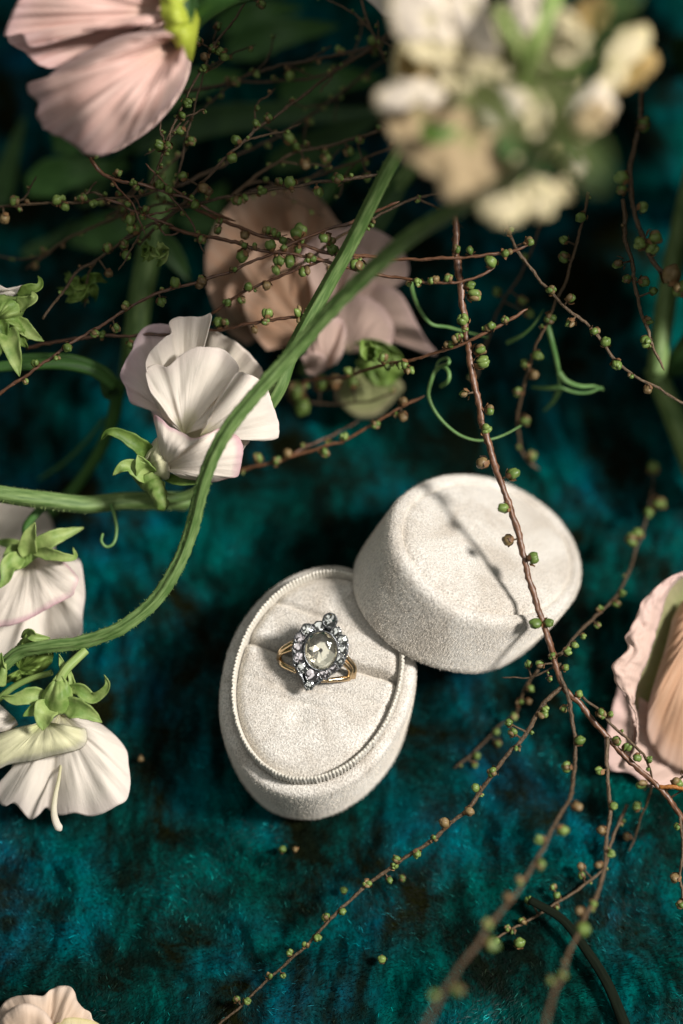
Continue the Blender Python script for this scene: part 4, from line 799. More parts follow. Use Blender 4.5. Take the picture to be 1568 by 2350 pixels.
for pts_, w_ in (([(560, 380, -128), (700, 520, -132), (820, 700, -128)], 5.0), ([(1010, 640, -150), (1100, 760, -152), (1160, 880, -150)], 4.0), ([(880, 300, -125), (980, 470, -128), (960, 680, -122)], 4.5)):
    leaf('leaf', z(pts_), w_, M['haze_leaf'], sn, cup=0.3)
leaf('leaf', z([(960, 480, q+8), (1000, 640, q+4), (1060, 800, q+2)]), 3.6, M['leaf'], sn, cup=0.3)
leaf('leaf', z([(700, 640, q+2), (800, 740, q), (930, 830, q-2)]), 3.4, M['leaf'], sn, cup=0.3)
leaf('leaf', z([(1100, 640, q-40), (1160, 780, q-44), (1190, 900, q-44)]), 3.2, M['leaf'], sn, cup=0.3)
leaf('leaf', z([(330, 600, q), (420, 640, q-2), (520, 600, q)]), 2.6, M['calyx_dark'], sn, cup=0.3)

# --- petal at the top edge, grey one behind the left sweet pea
tp = thing('fallen_petal', 'grey white petal poking in at the top edge', 'petal', PD(930, 10, 20))
petal('blade', (900, -60, 24), [(830, -10, 20), (860, 15, 20), (885, 38, 20), (925, 30, 20), (960, -10, 22), (960, -60, 24)], M['greywhite'], tp, bulge=1, n=30, m=12)
gp = thing('fallen_petal', 'dim grey petal behind the level green stem at the left edge', 'petal', PD(40, 1230, 44))
petal('blade', (-40, 1300, 44), [(-60, 1120, 40), (0, 1150, 38), (60, 1160, 38), (110, 1180, 40), (125, 1230, 42), (110, 1290, 44), (40, 1340, 46)], M['greywhite'], gp, bulge=1.5, n=40, m=14)

# --- loose green stems and leaves behind
def green(label, pts, r0, r1, mat, dims=None, name='flower_stem', cat='stem', leaves=(), **kw):
    t = thing(name, label, cat, PD(*pts[0])); tube('stem', pts, r0, r1, mat, t, n=60, seg=14, ridges=3, ridge=0.1, **kw)
    for lp, wd in leaves: leaf('leaf', lp, wd, M['leaf'], t, cup=0.4)
    return t
green('thick blurred green stem rising behind the white sweet pea', [(300, 880, 46), (312, 780, 40), (325, 680, 40), (345, 580, 42), (370, 460, 46), (380, 330, 50)], 2.9, 3.1, M['stem'], leaves=[([(360, 540, 40), (400, 590, 42), (440, 650, 44)], 4)])
green('slim dim green stem dropping left of the white sweet pea', [(270, 885, 28), (258, 960, 34), (225, 1040, 40), (170, 1120, 44), (90, 1200, 48)], 1.7, 1.1, M['stem_dark'], leaves=[([(268, 890, 24), (250, 905, 20), (230, 878, 18)], 2.0)])
green('thin dark stalk slanting over the teal velvet behind the level stem', [(240, 960, 44), (200, 1010, 46), (150, 1060, 48), (90, 1100, 50)], 0.5, 0.4, M['stem_dark'])
green('blurred upright green stem at the right edge', [(1600, 380, 50), (1565, 520, 46), (1535, 660, 42), (1515, 790, 40), (1505, 860, 40)], 2.9, 2.3, M['stem'])
green('blurred green stalk curving down at the right edge below the upright one', [(1500, 840, 46), (1525, 900, 46), (1550, 960, 44), (1580, 1040, 44), (1620, 1150, 44)], 2.6, 3.0, M['stem'])
green('pale green stem with broad leaf under the blurred cluster', [(700, 860, 56), (800, 600, 52), (860, 500, 44), (920, 420, 40), (1000, 320, 36)], 2.0, 2.4, M['stem'], leaves=[([(820, 560, 40), (850, 520, 38), (900, 450, 38), (960, 370, 40)], 4.5)])
green('dark green stem lying on the velvet near the bottom right', [(1215, 2065, 6), (1290, 2110, 5), (1345, 2180, 3), (1395, 2260, 1), (1440, 2370, -2)], 0.9, 1.3, M['stem_black'])
bf = thing('leaf_spray', 'broad dim green leaves low in the dark behind the tangled twigs', 'foliage', PD(560, 330, 78))
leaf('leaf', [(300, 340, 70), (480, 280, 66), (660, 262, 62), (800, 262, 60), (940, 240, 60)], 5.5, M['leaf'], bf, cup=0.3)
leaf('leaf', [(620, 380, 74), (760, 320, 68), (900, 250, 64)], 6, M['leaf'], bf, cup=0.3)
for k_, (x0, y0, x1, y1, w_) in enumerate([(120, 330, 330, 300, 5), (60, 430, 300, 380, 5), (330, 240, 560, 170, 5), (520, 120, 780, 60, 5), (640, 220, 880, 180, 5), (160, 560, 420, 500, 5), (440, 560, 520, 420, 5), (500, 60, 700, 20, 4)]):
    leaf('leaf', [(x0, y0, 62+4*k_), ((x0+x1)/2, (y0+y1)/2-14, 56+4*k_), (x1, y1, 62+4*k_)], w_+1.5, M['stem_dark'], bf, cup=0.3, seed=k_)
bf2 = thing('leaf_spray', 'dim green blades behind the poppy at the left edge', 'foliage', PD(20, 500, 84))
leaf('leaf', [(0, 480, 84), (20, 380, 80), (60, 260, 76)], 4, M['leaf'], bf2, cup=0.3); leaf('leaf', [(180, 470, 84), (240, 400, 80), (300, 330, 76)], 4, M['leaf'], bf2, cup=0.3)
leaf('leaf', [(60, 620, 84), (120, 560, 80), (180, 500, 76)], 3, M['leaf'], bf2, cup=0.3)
# young serrated leaf clusters
def leafy(label, cx, cy, dd, nn, L, wd, mat, seed, tilt=0):
    t = thing('leaf_cluster', label, 'foliage', PD(cx, cy, dd)); g = random.Random(seed)
    for i in range(nn):
        a = g.uniform(0, 6.28); l = L*g.uniform(0.6, 1.1)
        leaf('leaf', [(cx, cy, dd), (cx+math.cos(a)*l*0.5+g.uniform(-8, 8), cy+math.sin(a)*l*0.5, dd-g.uniform(1, 5)), (cx+math.cos(a+0.4)*l, cy+math.sin(a+0.4)*l, dd-g.uniform(-3, 4))], wd, mat, t, cup=0.7, wave=0.5, seed=i, n=14, m=6)
leafy('small crinkled green leaves in the shade left of the thick green stem', 190, 650, 16, 12, 55, 2.0, M['calyx_dark'], 4)
leafy('tiny bright green leaf tuft on the twigs above the white sweet pea', 375, 578, 4, 6, 30, 2.0, M['calyx'], 8)
leafy('tiny dull green leaf tuft left of the bright one on the twigs', 335, 575, 8, 5, 28, 1.4, M['calyx_dark'], 3)
leafy('small green leaf tuft beside the coiled tendril behind the red twig', 850, 815, 22, 5, 40, 2.6, M['calyx_dark'], 5)

lb2 = thing('added_shade_branch', 'added leafy branch mostly past the right edge, shading the tangled twigs', 'foliage', (95, 120, 1))  # added mostly out of view, its leaves shade the twigs and velvet
def wpts(pts): return [Vector(p) for p in pts]
P3 = [Vector(tuple(p)) for p in catmull([(96, 150, 2), (98, 140, 60), (92, 120, 120), (80, 100, 180), (70, 80, 225)], 40)]
V, F, UV = tube_data(P3, [2.2-0.02*i for i in range(40)], 10); mesh_obj('stem', V, F, M['bark_dull'], lb2, uv=UV)
gl = random.Random(5)
def leaf3(p, tip, wid, parent, g):
    ax = tip-p; L_ = ax.length; ax.normalize(); sd = ax.cross(Vector((0.64, -0.07, 0.77))+Vector((g.uniform(-.3, .3), g.uniform(-.3, .3), g.uniform(-.3, .3)))).normalized(); nn = ax.cross(sd)
    V = []; F = []; UV = []; n, m = 14, 6
    for i in range(n):
        t = i/(n-1); w_ = wid*(math.sin(math.pi*min(1, t*0.92+0.05))**0.8)
        for j in range(m+1):
            u = j/m*2-1; V.append(p + ax*L_*t + sd*u*w_ + nn*(0.25*w_*u*u - 0.12*L_*t*t)); UV.append((j/m, t))
    for i in range(n-1):
        for j in range(m): k = i*(m+1)+j; F.append((k, k+1, k+m+2, k+m+1))
    return thick(mesh_obj('leaf', V, F, M['leaf'], parent, uv=UV), 0.3)
for k in range(170):
    zz_ = gl.uniform(35, 215); yy = gl.uniform(40, 150)+zz_*0.12
    dep = (yy+174)*0.391+(455.5-zz_)*0.9205; xh = 784/K*dep
    p = Vector((xh+14+gl.uniform(0, 8), yy, zz_)); tip = p + Vector((gl.uniform(-6, 12), gl.uniform(-26, 26), gl.uniform(-20, 20))).normalized()*gl.uniform(28, 42)
    near = min(P3, key=lambda q_: (q_-p).length); V, F, UV = tube_data([near, (near+p)/2+Vector((0, 0, 2)), p], [0.7, 0.5, 0.4], 6); mesh_obj('side_stem', V, F, M['bark_dull'], lb2, uv=UV)
    leaf3(p, tip, gl.uniform(8, 12), lb2, gl)

# --- tendrils
z = zz(1000, 500, 0.42602)
def tendril(label, paths, r=0.55):
    t = thing('tendril', label, 'tendril', PD(*z(paths[0])[0]))
    for p in paths: tube('strand', z(p), r, r*0.3, M['tendril'], t, n=60, seg=8)
tendril('green tendril dropping right from the level twig to the red branch', [[(5, 430, 10), (25, 520, 12), (70, 620, 14), (130, 685, 14), (220, 700, 16), (330, 730, 20), (450, 760, 24)]])
tendril('green tendril making a wide open loop under the red branch', [[(180, 1040, 16), (220, 1010, 12), (225, 960, 12), (190, 925, 14), (150, 950, 16), (118, 1030, 14), (110, 1100, 12), (150, 1190, 12), (220, 1270, 12), (300, 1325, 12), (390, 1350, 12), (480, 1340, 12), (560, 1310, 14), (640, 1265, 16)], [(190, 925, 14), (225, 905, 12), (215, 880, 14), (170, 895, 16), (150, 930, 16)]])
tendril('green forked tendril with two arms reaching right', [[(790, 690, 16), (815, 780, 16), (840, 880, 18), (858, 970, 20), (870, 1040, 22), (950, 1075, 22), (1030, 1075, 22), (1105, 1045, 22)], [(855, 960, 20), (900, 1010, 20), (980, 1040, 22), (1060, 1040, 24), (1110, 1060, 26)], [(870, 1040, 22), (800, 1050, 24), (700, 1045, 28)], [(860, 1060, 24), (820, 1130, 30), (770, 1180, 34)]], r=0.8)
tendril('short green tendril curving up behind the level twig right of the red branch', [[(560, 790, 24), (640, 750, 20), (700, 700, 18), (745, 640, 18), (770, 600, 20)]])

# ------------------------------------------------------------------ budding twigs
def bud_mesh(name, seed, lobes, green=True):
    """a swollen bud split into lobes, held by two or three dry scales; radius 1, pointing along +z"""
    g = random.Random(seed); V = []; F = []; mi = []
    def blob(c, r, el=1.15, k=10, mm=0):
        i0 = len(V)
        for i in range(1, k//2+2):
            ph = math.pi*i/(k//2+2)
            for j in range(k): 
                a = 2*math.pi*j/k; V.append(Vector((c[0]+r*math.sin(ph)*math.cos(a), c[1]+r*math.sin(ph)*math.sin(a), c[2]+r*el*math.cos(ph))))
        rows = k//2+1
        for i in range(rows-1):
            for j in range(k): F.append((i0+i*k+j, i0+(i+1)*k+j, i0+(i+1)*k+(j+1) % k, i0+i*k+(j+1) % k)); mi.append(mm)
        V.append(Vector((c[0], c[1], c[2]+r*el))); V.append(Vector((c[0], c[1], c[2]-r*el))); t, b = len(V)-2, len(V)-1
        for j in range(k): F.append((t, i0+j, i0+(j+1) % k)); mi.append(mm); F.append((b, i0+(rows-1)*k+(j+1) % k, i0+(rows-1)*k+j)); mi.append(mm)
    if lobes == 1:
        for i in range(3): a = 2.094*i+0.4; blob((0.2*math.cos(a), 0.2*math.sin(a), 0.95+0.06*i), 0.76, 1.18, 10)
    else:
        for i in range(lobes):
            a = 2*math.pi*i/lobes + g.uniform(-.2, .2); blob((0.42*math.cos(a), 0.42*math.sin(a), 0.95+g.uniform(-.12, .12)), 0.58*g.uniform(.85, 1.15), 1.3, 8, 2 if g.random() < 0.2 else 0)
    for i in range(3):                                                # clasping scales
        a0 = 2*math.pi*i/3 + g.uniform(-.3, .3); i0 = len(V); hgt = g.uniform(0.7, 1.5)
        for u in range(5):
            ph = u/4*hgt
            for v in range(4):
                aa = a0+(v-1.5)*0.42*(1-0.6*(u/4)**2); rr = 1.06*math.sin(min(ph+0.5, 1.75)) * (1.0+0.10*(u == 4))
                V.append(Vector((rr*math.cos(aa), rr*math.sin(aa), 0.95-1.0*math.cos(ph+0.25))))
        for u in range(4):
            for v in range(3): k = i0+u*4+v; F.append((k, k+1, k+5, k+4)); mi.append(1)
    V = [v + mnoise.noise_vector(v*1.7+Vector((seed*5.0, 0, 0)))*0.2 for v in V]
    me = bpy.data.meshes.new(name); me.from_pydata([tuple(v*MM) for v in V], [], F)
    for m_ in ((M['bud_green'], M['bud_scale'], M['bud_tan']) if green else (M['bud_tan'], M['bud_scale'], M['bud_green'])): me.materials.append(m_)
    me.polygons.foreach_set('material_index', mi); me.polygons.foreach_set('use_smooth', [True]*len(me.polygons)); me.update(); return me
BUDS = [bud_mesh('bud', 1, 1), bud_mesh('bud', 2, 4), bud_mesh('bud', 3, 3), bud_mesh('bud', 4, 2), bud_mesh('bud', 5, 1, False), bud_mesh('bud', 6, 5), bud_mesh('bud', 7, 2, False)]
def put_bud(parent, p, dirv, r, variant, rnd):
    o = bpy.data.objects.new('bud', BUDS[variant]); link(o, parent)
    qn = dirv.to_track_quat('Z', 'Y'); o.rotation_mode = 'QUATERNION'
    from mathutils import Quaternion
    o.rotation_quaternion = qn @ Quaternion((0, 0, 1), rnd.uniform(0, 6.28))
    o.location = (p - ORIG[parent])*MM; s = r*rnd.uniform(0.92, 1.08); o.scale = (s, s, s*rnd.uniform(0.9, 1.2)); return o
GROUP = 'budding twigs laid over the velvet'
_seed = [10]
def twig(label, pts, r0, r1, mat='bark_dull', buds=(), auto=0, br=1.25, sides=(), parent=None, n=None, jitter=0.5, double=0.3, shoots=0):
    """a twig: stem, side shoots and buds; buds = (x, y[, r[, variant]]) read off the picture, auto = how many more to scatter"""
    _seed[0] += 1; g = random.Random(_seed[0]); r0 *= 0.86; r1 *= 0.82
    t = parent or thing('budding_twig', label, 'twig', PD(*pts[0]), GROUP)
    length = sum(math.hypot(pts[i+1][0]-pts[i][0], pts[i+1][1]-pts[i][1]) for i in range(len(pts)-1)); n = n or max(24, int(length/9))
    o, P3 = tube('stem' if not parent else 'side_shoot', pts, r0, r1, M[mat], t, n=n, seg=9, jitter=jitter, seed=_seed[0], rnoise=0.6, tip=True)
    def at(i, jit=0.25, r=None, var=None, side=None):
        i = max(1, min(n-2, i)); T = (P3[i+1]-P3[i-1]).normalized(); S = T.cross(-FW).normalized()
        if side is None: side = g.choice((-1, 1))
        dv = (S*side*g.uniform(0.6, 1) + (-FW)*g.uniform(-0.35, 0.8) + T*g.uniform(-0.3, 0.5)).normalized()
        rr = r or br*g.uniform(0.36, 0.88); rad = r0+(r1-r0)*i/n
        put_bud(t, P3[i]+dv*rad*0.8, dv, rr, g.choice((0, 1, 1, 2, 3, 2, 5, 6, 0, 4, 3)) if var is None else var, g)
        if g.random() < double and r is None:
            dv2 = (dv + T*g.uniform(0.6, 1.1)).normalized(); put_bud(t, P3[i]+dv2*rad*0.8, dv2, rr*g.uniform(0.5, 0.85), g.choice((0, 2, 4, 6)), g)
    for b in buds:
        tgt = (b[0], b[1]); best = min(range(n), key=lambda i: sum((a-c)**2 for a, c in zip(proj(P3[i]), tgt)))
        pp = P3[best]; d = ddof(pp); c = PD(b[0], b[1], d-0.6); r = b[2] if len(b) > 2 and b[2] else br
        var = b[3] if len(b) > 3 else g.choice((0, 1, 2, 5, 3, 4)); var = 2 if var == 4 and g.random() < 0.45 else var; dv = c-pp
        dv = (dv.normalized() if dv.length > 0.3 else -FW); r *= 0.76; put_bud(t, c-dv*r*0.95, dv, r, var, g)
        if dv is not None and (c-pp).length > r*1.3:
            V, F, UV = tube_data([pp, (pp+c)*0.5, c-dv*r*0.8], [0.28, 0.22, 0.3], 6); mesh_obj('bud_stalk', V, F, M['bark_dull'], t, uv=UV)
    auto = int(auto*0.65+0.5)
    for k in range(auto): at(int((k+0.5+g.uniform(-.6, .6))/auto*n))
    for k in range(shoots):
        i = g.randrange(n//8, n-n//8); a = P3[i]; T = (P3[i+1]-P3[i-1]).normalized(); S = T.cross(-FW).normalized(); L_ = g.uniform(6, 15)
        d_ = (T*g.choice((1, 1, -1)) + S*g.uniform(0.35, 0.8)*g.choice((-1, 1)) + FW*g.uniform(-0.2, 0.5)).normalized(); q0 = [a, a+d_*L_*0.5+S*g.uniform(-1, 1), a+d_*L_+S*g.uniform(-3, 3)]
        qq = [(*proj(p_), ddof(p_)) for p_ in q0]; twig(None, qq, 0.3, 0.2, mat, (), int(L_/2.6), 0.85, parent=t)
    for s in sides:
        twig(None, s[0], s[1], s[2], s[3] if len(s) > 3 else mat, s[4] if len(s) > 4 else (), s[5] if len(s) > 5 else 0, s[6] if len(s) > 6 else br, parent=t)
    return t
def proj(p):
    v = p-CAM; d = v.dot(FW); return (784+v.dot(RT)/d*K, 1175-v.dot(UP)/d*K)

twig('long reddish branch running down over the tilted lid, the thickest of the twigs',
     [(1040, 440, 6), (1044, 520, 4), (1050, 600, 3), (1060, 680, 2), (1070, 770, 1), (1085, 860, 0), (1103, 950, -1), (1126, 1040, -2), (1160, 1135, -3), (1190, 1225, -3), (1215, 1330, -3), (1246, 1425, -3), (1270, 1500, -2), (1292, 1575, -1), (1350, 1640, 0), (1400, 1700, 0), (1450, 1752, 0), (1510, 1805, 1), (1555, 1858, 2), (1600, 1930, 4)],
     0.92, 0.72, 'bark',
     buds=[(1086, 678, 2.0, 1), (1078, 655, 1.5, 0), (1063, 733, 1.9, 5), (1068, 757, 1.1, 1), (1100, 803, 1.8, 1), (1103, 832, 1.9, 5), (1064, 905, 1.7, 6), (1126, 940, 1.7, 3), (1118, 985, 1.9, 2), (1108, 1062, 1.8, 4), (1176, 1088, 1.9, 0), (1158, 1166, 1.7, 0), (1166, 1240, 1.7, 4), (1226, 1281, 2.1, 5), (1232, 1431, 1.8, 0), (1256, 1430, 1.4, 0), (1268, 1505, 1.3, 1), (1303, 1495, 1.3, 2), (1240, 1525, 1.3, 3), (1298, 1532, 1.2, 0), (1294, 1627, 1.3, 1), (1330, 1592, 1.3, 0), (1415, 1700, 1.6, 1), (1440, 1715, 1.5, 2), (1555, 1795, 1.8, 3), (1575, 1775, 1.5, 6), (1580, 1805, 1.5, 4)],
     sides=[([(1292, 1572, -1), (1245, 1620, -1), (1210, 1680, -1), (1150, 1752, -1), (1112, 1805, 0), (1072, 1858, 0), (1000, 1920, 0), (920, 1978, 0), (840, 2032, 0), (760, 2108, -1), (690, 2182, -1), (610, 2250, -1), (550, 2312, -1), (490, 2360, -1)], 0.62, 0.34, 'bark_dull',
              [(1245, 1640, 1.5, 3), (1252, 1628, 1.3, 4), (1168, 1660, 1.2, 2), (1176, 1680, 1.5, 1), (1188, 1718, 1.2, 6), (1130, 1772, 1.6, 1), (1092, 1808, 1.4, 0), (1076, 1862, 1.6, 4), (1022, 1890, 1.5, 4), (998, 1925, 1.2, 6), (958, 1960, 1.5, 4), (910, 1972, 1.4, 1), (905, 1988, 1.2, 2), (842, 2028, 1.5, 1), (893, 2018, 0.9, 0), (786, 2092, 1.2, 0), (747, 2104, 1.3, 1), (728, 2152, 1.3, 4), (702, 2168, 1.2, 3), (664, 2185, 1.2, 2), (618, 2238, 1.2, 6), (650, 2240, 1.0, 2), (542, 2292, 1.2, 1), (568, 2298, 1.2, 5)], 6, 0.7),
            ([(1275, 1530, -1), (1240, 1545, 0), (1200, 1558, 1), (1150, 1552, 2)], 0.3, 0.2, 'bark_dull', [(1212, 1525, 1.2, 4), (1262, 1560, 1.1, 6)], 1, 0.6),
            ([(1272, 1505, -1), (1298, 1490, 2), (1320, 1462, 6), (1360, 1420, 12), (1405, 1380, 18), (1430, 1340, 24), (1455, 1280, 30), (1480, 1200, 36), (1500, 1110, 44)], 0.45, 0.4, 'bark_dull', [(1318, 1480, 1.1, 0), (1340, 1460, 1.0, 2), (1372, 1435, 1.1, 1), (1415, 1385, 1.4, 1), (1428, 1362, 1.3, 4), (1452, 1238, 2.0, 1), (1465, 1225, 1.8, 0), (1490, 1178, 1.9, 4), (1512, 1155, 2.4, 1), (1500, 1075, 2.0, 0)], 3, 1.1),
            ([(1282, 1520, -1), (1300, 1590, -2), (1318, 1680, -4), (1320, 1760, -8), (1305, 1830, -14), (1270, 1900, -22), (1225, 1985, -30), (1180, 2055, -38), (1120, 2130, -46), (1060, 2210, -54), (1010, 2290, -62), (960, 2390, -70)], 0.5, 0.55, 'bark_dull', [(1330, 1700, 1.6, 0), (1300, 1760, 1.6, 1), (1322, 1850, 1.4, 4), (1290, 1905, 1.6, 0), (1238, 1925, 1.5, 4), (1240, 1985, 1.6, 1), (1165, 2060, 1.6, 4), (1120, 2120, 1.7, 1), (1125, 2165, 1.8, 0), (1050, 2270, 1.7, 1)], 3, 1.3),
            ([(1395, 1690, 0), (1392, 1770, -3), (1400, 1840, -6), (1392, 1930, -10), (1380, 2010, -16), (1362, 2070, -22), (1335, 2130, -30), (1305, 2190, -38), (1285, 2240, -46), (1255, 2330, -56), (1240, 2400, -60)], 0.5, 0.52, 'bark_dull', [(1375, 1770, 1.5, 4), (1408, 1850, 1.3, 0), (1380, 1905, 1.5, 4), (1402, 1960, 1.4, 2), (1375, 1985, 1.2, 4), (1330, 2090, 1.3, 4), (1362, 2075, 1.2, 0), (1337, 2132, 2.2, 0), (1290, 2240, 1.4, 1), (1262, 2250, 1.4, 1)], 3, 1.1),
            ([(1335, 1598, 0), (1372, 1625, -1), (1402, 1660, -2), (1440, 1700, -2), (1478, 1735, 0), (1495, 1800, 8), (1470, 1880, 14), (1440, 1960, 18)], 0.38, 0.3, 'bark_dull', [(1380, 1637, 1.5, 1), (1402, 1640, 0.9, 2), (1462, 1740, 1.5, 0), (1490, 1742, 1.2, 4), (1475, 1800, 1.6, 3), (1460, 1850, 1.5, 2), (1440, 1920, 1.4, 4)], 3, 0.9),
            ([(1512, 1808, 1), (1545, 1806, 0), (1585, 1812, -1), (1640, 1820, -2)], 0.55, 0.5, 'bark_orange'),
            ([(1560, 1870, 2), (1566, 1940, 2), (1564, 2030, 1), (1575, 2120, 0)], 0.4, 0.3, 'bark_dull', [(1550, 2015, 1.6, 4), (1562, 2075, 1.4, 1)], 1, 1.1)])

twig('short dark twig lying on the velvet under the blurred twig ends, bottom right',
     [(1440, 1850, 14), (1405, 1930, 13), (1385, 1990, 12), (1340, 2030, 11), (1290, 2065, 10), (1230, 2105, 9), (1170, 2135, 8), (1120, 2160, 7)], 0.45, 0.3, 'bark_dull', [(1335, 1990, 1.2, 4), (1336, 2010, 1.1, 1), (1270, 2035, 1.2, 1), (1278, 2055, 1.2, 0), (1216, 2065, 1.4, 2), (1200, 2115, 1.3, 3), (1166, 2130, 1.1, 1), (1140, 2160, 1.1, 0)], 10, 1.0)
twig('blurred thin twig with tan buds left of the branch fork, over the velvet',
     [(1235, 1540, 16), (1200, 1590, 20), (1180, 1640, 24), (1140, 1670, 26), (1110, 1710, 27), (1070, 1750, 27), (1040, 1775, 27)], 0.4, 0.3, 'bark_dull', [(1218, 1580, 1.3, 4), (1192, 1612, 1.3, 6), (1215, 1610, 1.2, 4), (1180, 1645, 1.3, 1), (1140, 1680, 1.2, 0), (1142, 1705, 1.2, 1), (1095, 1735, 1.3, 0), (1090, 1755, 1.1, 4)], 3, 1.0)
twig('thin twig slanting from the cluster to the right edge with round green buds',
     [(1150, 480, -6), (1172, 540, -3), (1195, 585, -2), (1225, 625, -1), (1262, 668, 0), (1300, 705, 0), (1350, 748, 0), (1385, 790, 0), (1420, 832, 0), (1470, 870, 0), (1520, 898, 0), (1600, 945, 0)], 0.45, 0.35, 'bark_dull', [(1172, 530, 1.5, 6), (1218, 552, 1.6, 3), (1265, 666, 1.6, 1), (1309, 684, 1.6, 3), (1310, 742, 1.5, 6), (1368, 760, 1.6, 3), (1390, 785, 1.6, 0), (1415, 836, 1.6, 5), (1487, 893, 1.3, 4)], 2, 1.0)
twig('blurred twig hanging at the upper right edge with fat paired buds',
     [(1475, 200, -18), (1466, 290, -16), (1450, 360, -14), (1448, 430, -12), (1462, 510, -10), (1480, 565, -8), (1520, 625, -8), (1600, 680, -8)], 0.6, 0.7, 'bark_dull', [(1474, 288, 1.8, 1), (1428, 408, 2.0, 0), (1425, 436, 1.8, 1), (1478, 475, 2.0, 4), (1502, 545, 2.3, 1), (1496, 570, 2.0, 5), (1470, 560, 1.9, 4), (1540, 632, 3.0, 4), (1560, 660, 2.6, 1)], 3, 1.2)
twig('twig with papery pods running down right of the red branch, near the right edge',
     [(1430, 460, 6), (1436, 540, 4), (1450, 610, 2), (1462, 680, 1), (1485, 750, 0), (1500, 800, 0), (1525, 850, 0)], 0.65, 0.35, 'bark_dull', [(1418, 606, 2.0, 6), (1480, 645, 1.8, 3), (1500, 668, 1.3, 0), (1488, 735, 1.4, 6), (1483, 785, 1.8, 4), (1440, 640, 1.3, 1)], 4, 0.9)
twig('thin twig going down from the flower cluster left of the slanting twig tip',
     [(1350, 440, 2), (1335, 520, 4), (1320, 570, 6), (1300, 640, 8), (1272, 700, 10), (1235, 790, 14), (1212, 850, 20), (1190, 940, 28), (1195, 1030, 36), (1240, 1080, 40)], 0.4, 0.4, 'bark_dull', [(1335, 498, 1.6, 0), (1296, 590, 1.6, 1), (1294, 550, 1.5, 2), (1262, 730, 1.9, 1), (1232, 815, 1.6, 0), (1205, 835, 1.5, 2), (1225, 860, 1.6, 4), (1190, 900, 1.5, 1), (1205, 965, 1.9, 1), (1220, 1045, 1.9, 1)], 4, 1.1)
twig('dark slim twig crossing behind the red branch toward the top of the lid',
     [(1250, 500, 26), (1200, 620, 28), (1150, 700, 30), (1120, 780, 32), (1090, 880, 36)], 0.4, 0.4, 'bark_dull', [(1140, 670, 1.8, 0), (1200, 690, 1.7, 1), (1215, 720, 1.6, 0)], 3, 1.1)
twig('level twig running right from the stems across the red branch, upper one',
     [(440, 470, 10), (490, 497, 8), (528, 512, 6), (585, 535, 4), (643, 549, 3), (700, 566, 2), (750, 578, 2), (808, 587, 1), (911, 594, 0), (989, 597, -2), (1053, 593, -3), (1120, 587, -3), (1165, 580, -3), (1215, 562, -3)], 0.5, 0.42, 'bark', [(562, 540, 1.4, 4), (612, 528, 1.4, 3), (690, 530, 2.2, 0), (655, 555, 1.8, 3), (760, 552, 1.6, 1), (765, 575, 1.6, 5), (820, 610, 2.2, 1), (1165, 580, 1.7, 3), (1048, 572, 1.4, 1), (1078, 572, 1.6, 3), (500, 528, 1.3, 1)], 6, 1.2)
twig('level twig below the upper one, ending in an orange bud past the red branch',
     [(390, 520, 6), (451, 539, 4), (528, 551, 2), (605, 575, 0), (681, 585, 0), (754, 602, 0), (830, 620, 0), (904, 636, 0), (969, 648, -3), (1053, 646, -4), (1100, 632, -4), (1136, 610, -4)], 0.5, 0.38, 'bark', [(465, 550, 1.5, 1), (556, 588, 1.9, 0), (558, 560, 1.5, 3), (585, 565, 1.4, 6), (640, 600, 2.0, 5), (665, 597, 1.7, 0), (634, 618, 1.3, 0), (621, 563, 1.7, 0), (715, 590, 1.6, 3), (960, 648, 1.3, 4), (1000, 640, 1.3, 4), (1030, 638, 1.5, 1), (1128, 603, 1.7, 0), (990, 645, 1.2, 0)], 4, 1.2)
twig('longest thin twig rising from the left edge past the white sweet pea',
     [(-30, 925, 2), (0, 905, 1), (60, 860, 0), (120, 818, 0), (180, 778, 0), (240, 742, 0), (300, 703, 0), (360, 676, 0), (420, 657, 0), (470, 643, 0), (528, 623, 0), (580, 602, 0), (624, 585, 0), (681, 554, 0), (740, 532, 0), (796, 512, -1), (860, 485, -2), (920, 460, -3)], 0.42, 0.4, 'bark', [(155, 797, 1.5, 0), (82, 832, 1.3, 2), (132, 822, 1.1, 6), (266, 754, 1.6, 1), (288, 702, 1.5, 3), (372, 694, 1.7, 4), (402, 650, 1.7, 0), (464, 645, 1.5, 4), (462, 638, 1.2, 1), (217, 765, 1.3, 1), (458, 655, 1.2, 4), (535, 617, 1.2, 6), (748, 548, 2.0, 3), (680, 535, 1.9, 0)], 6, 1.0)
twig('thin twig from behind the white sweet pea up to the level twigs',
     [(430, 755, 12), (486, 719, 8), (530, 690, 6), (566, 668, 4), (610, 650, 3), (643, 637, 2), (719, 605, 1), (760, 595, 1)], 0.4, 0.36, 'bark', [(520, 695, 1.5, 2), (555, 690, 1.4, 1), (570, 660, 1.3, 0), (612, 655, 1.4, 4), (700, 622, 1.9, 3)], 3, 1.0)
twig('reddish twig passing behind the white sweet pea, buds on its right part',
     [(60, 800, 14), (130, 783, 12), (200, 776, 10), (300, 768, 9), (400, 768, 9), (489, 758, 8), (566, 746, 5), (643, 730, 3), (700, 722, 2), (760, 700, 2)], 0.45, 0.42, 'bark', [(502, 740, 1.9, 5), (515, 738, 1.5, 1), (614, 718, 1.7, 5), (610, 738, 1.3, 1), (584, 756, 1.1, 4), (686, 715, 1.9, 6), (690, 738, 1.5, 3), (232, 768, 1.3, 2), (300, 790, 1.3, 0)], 3, 1.0)
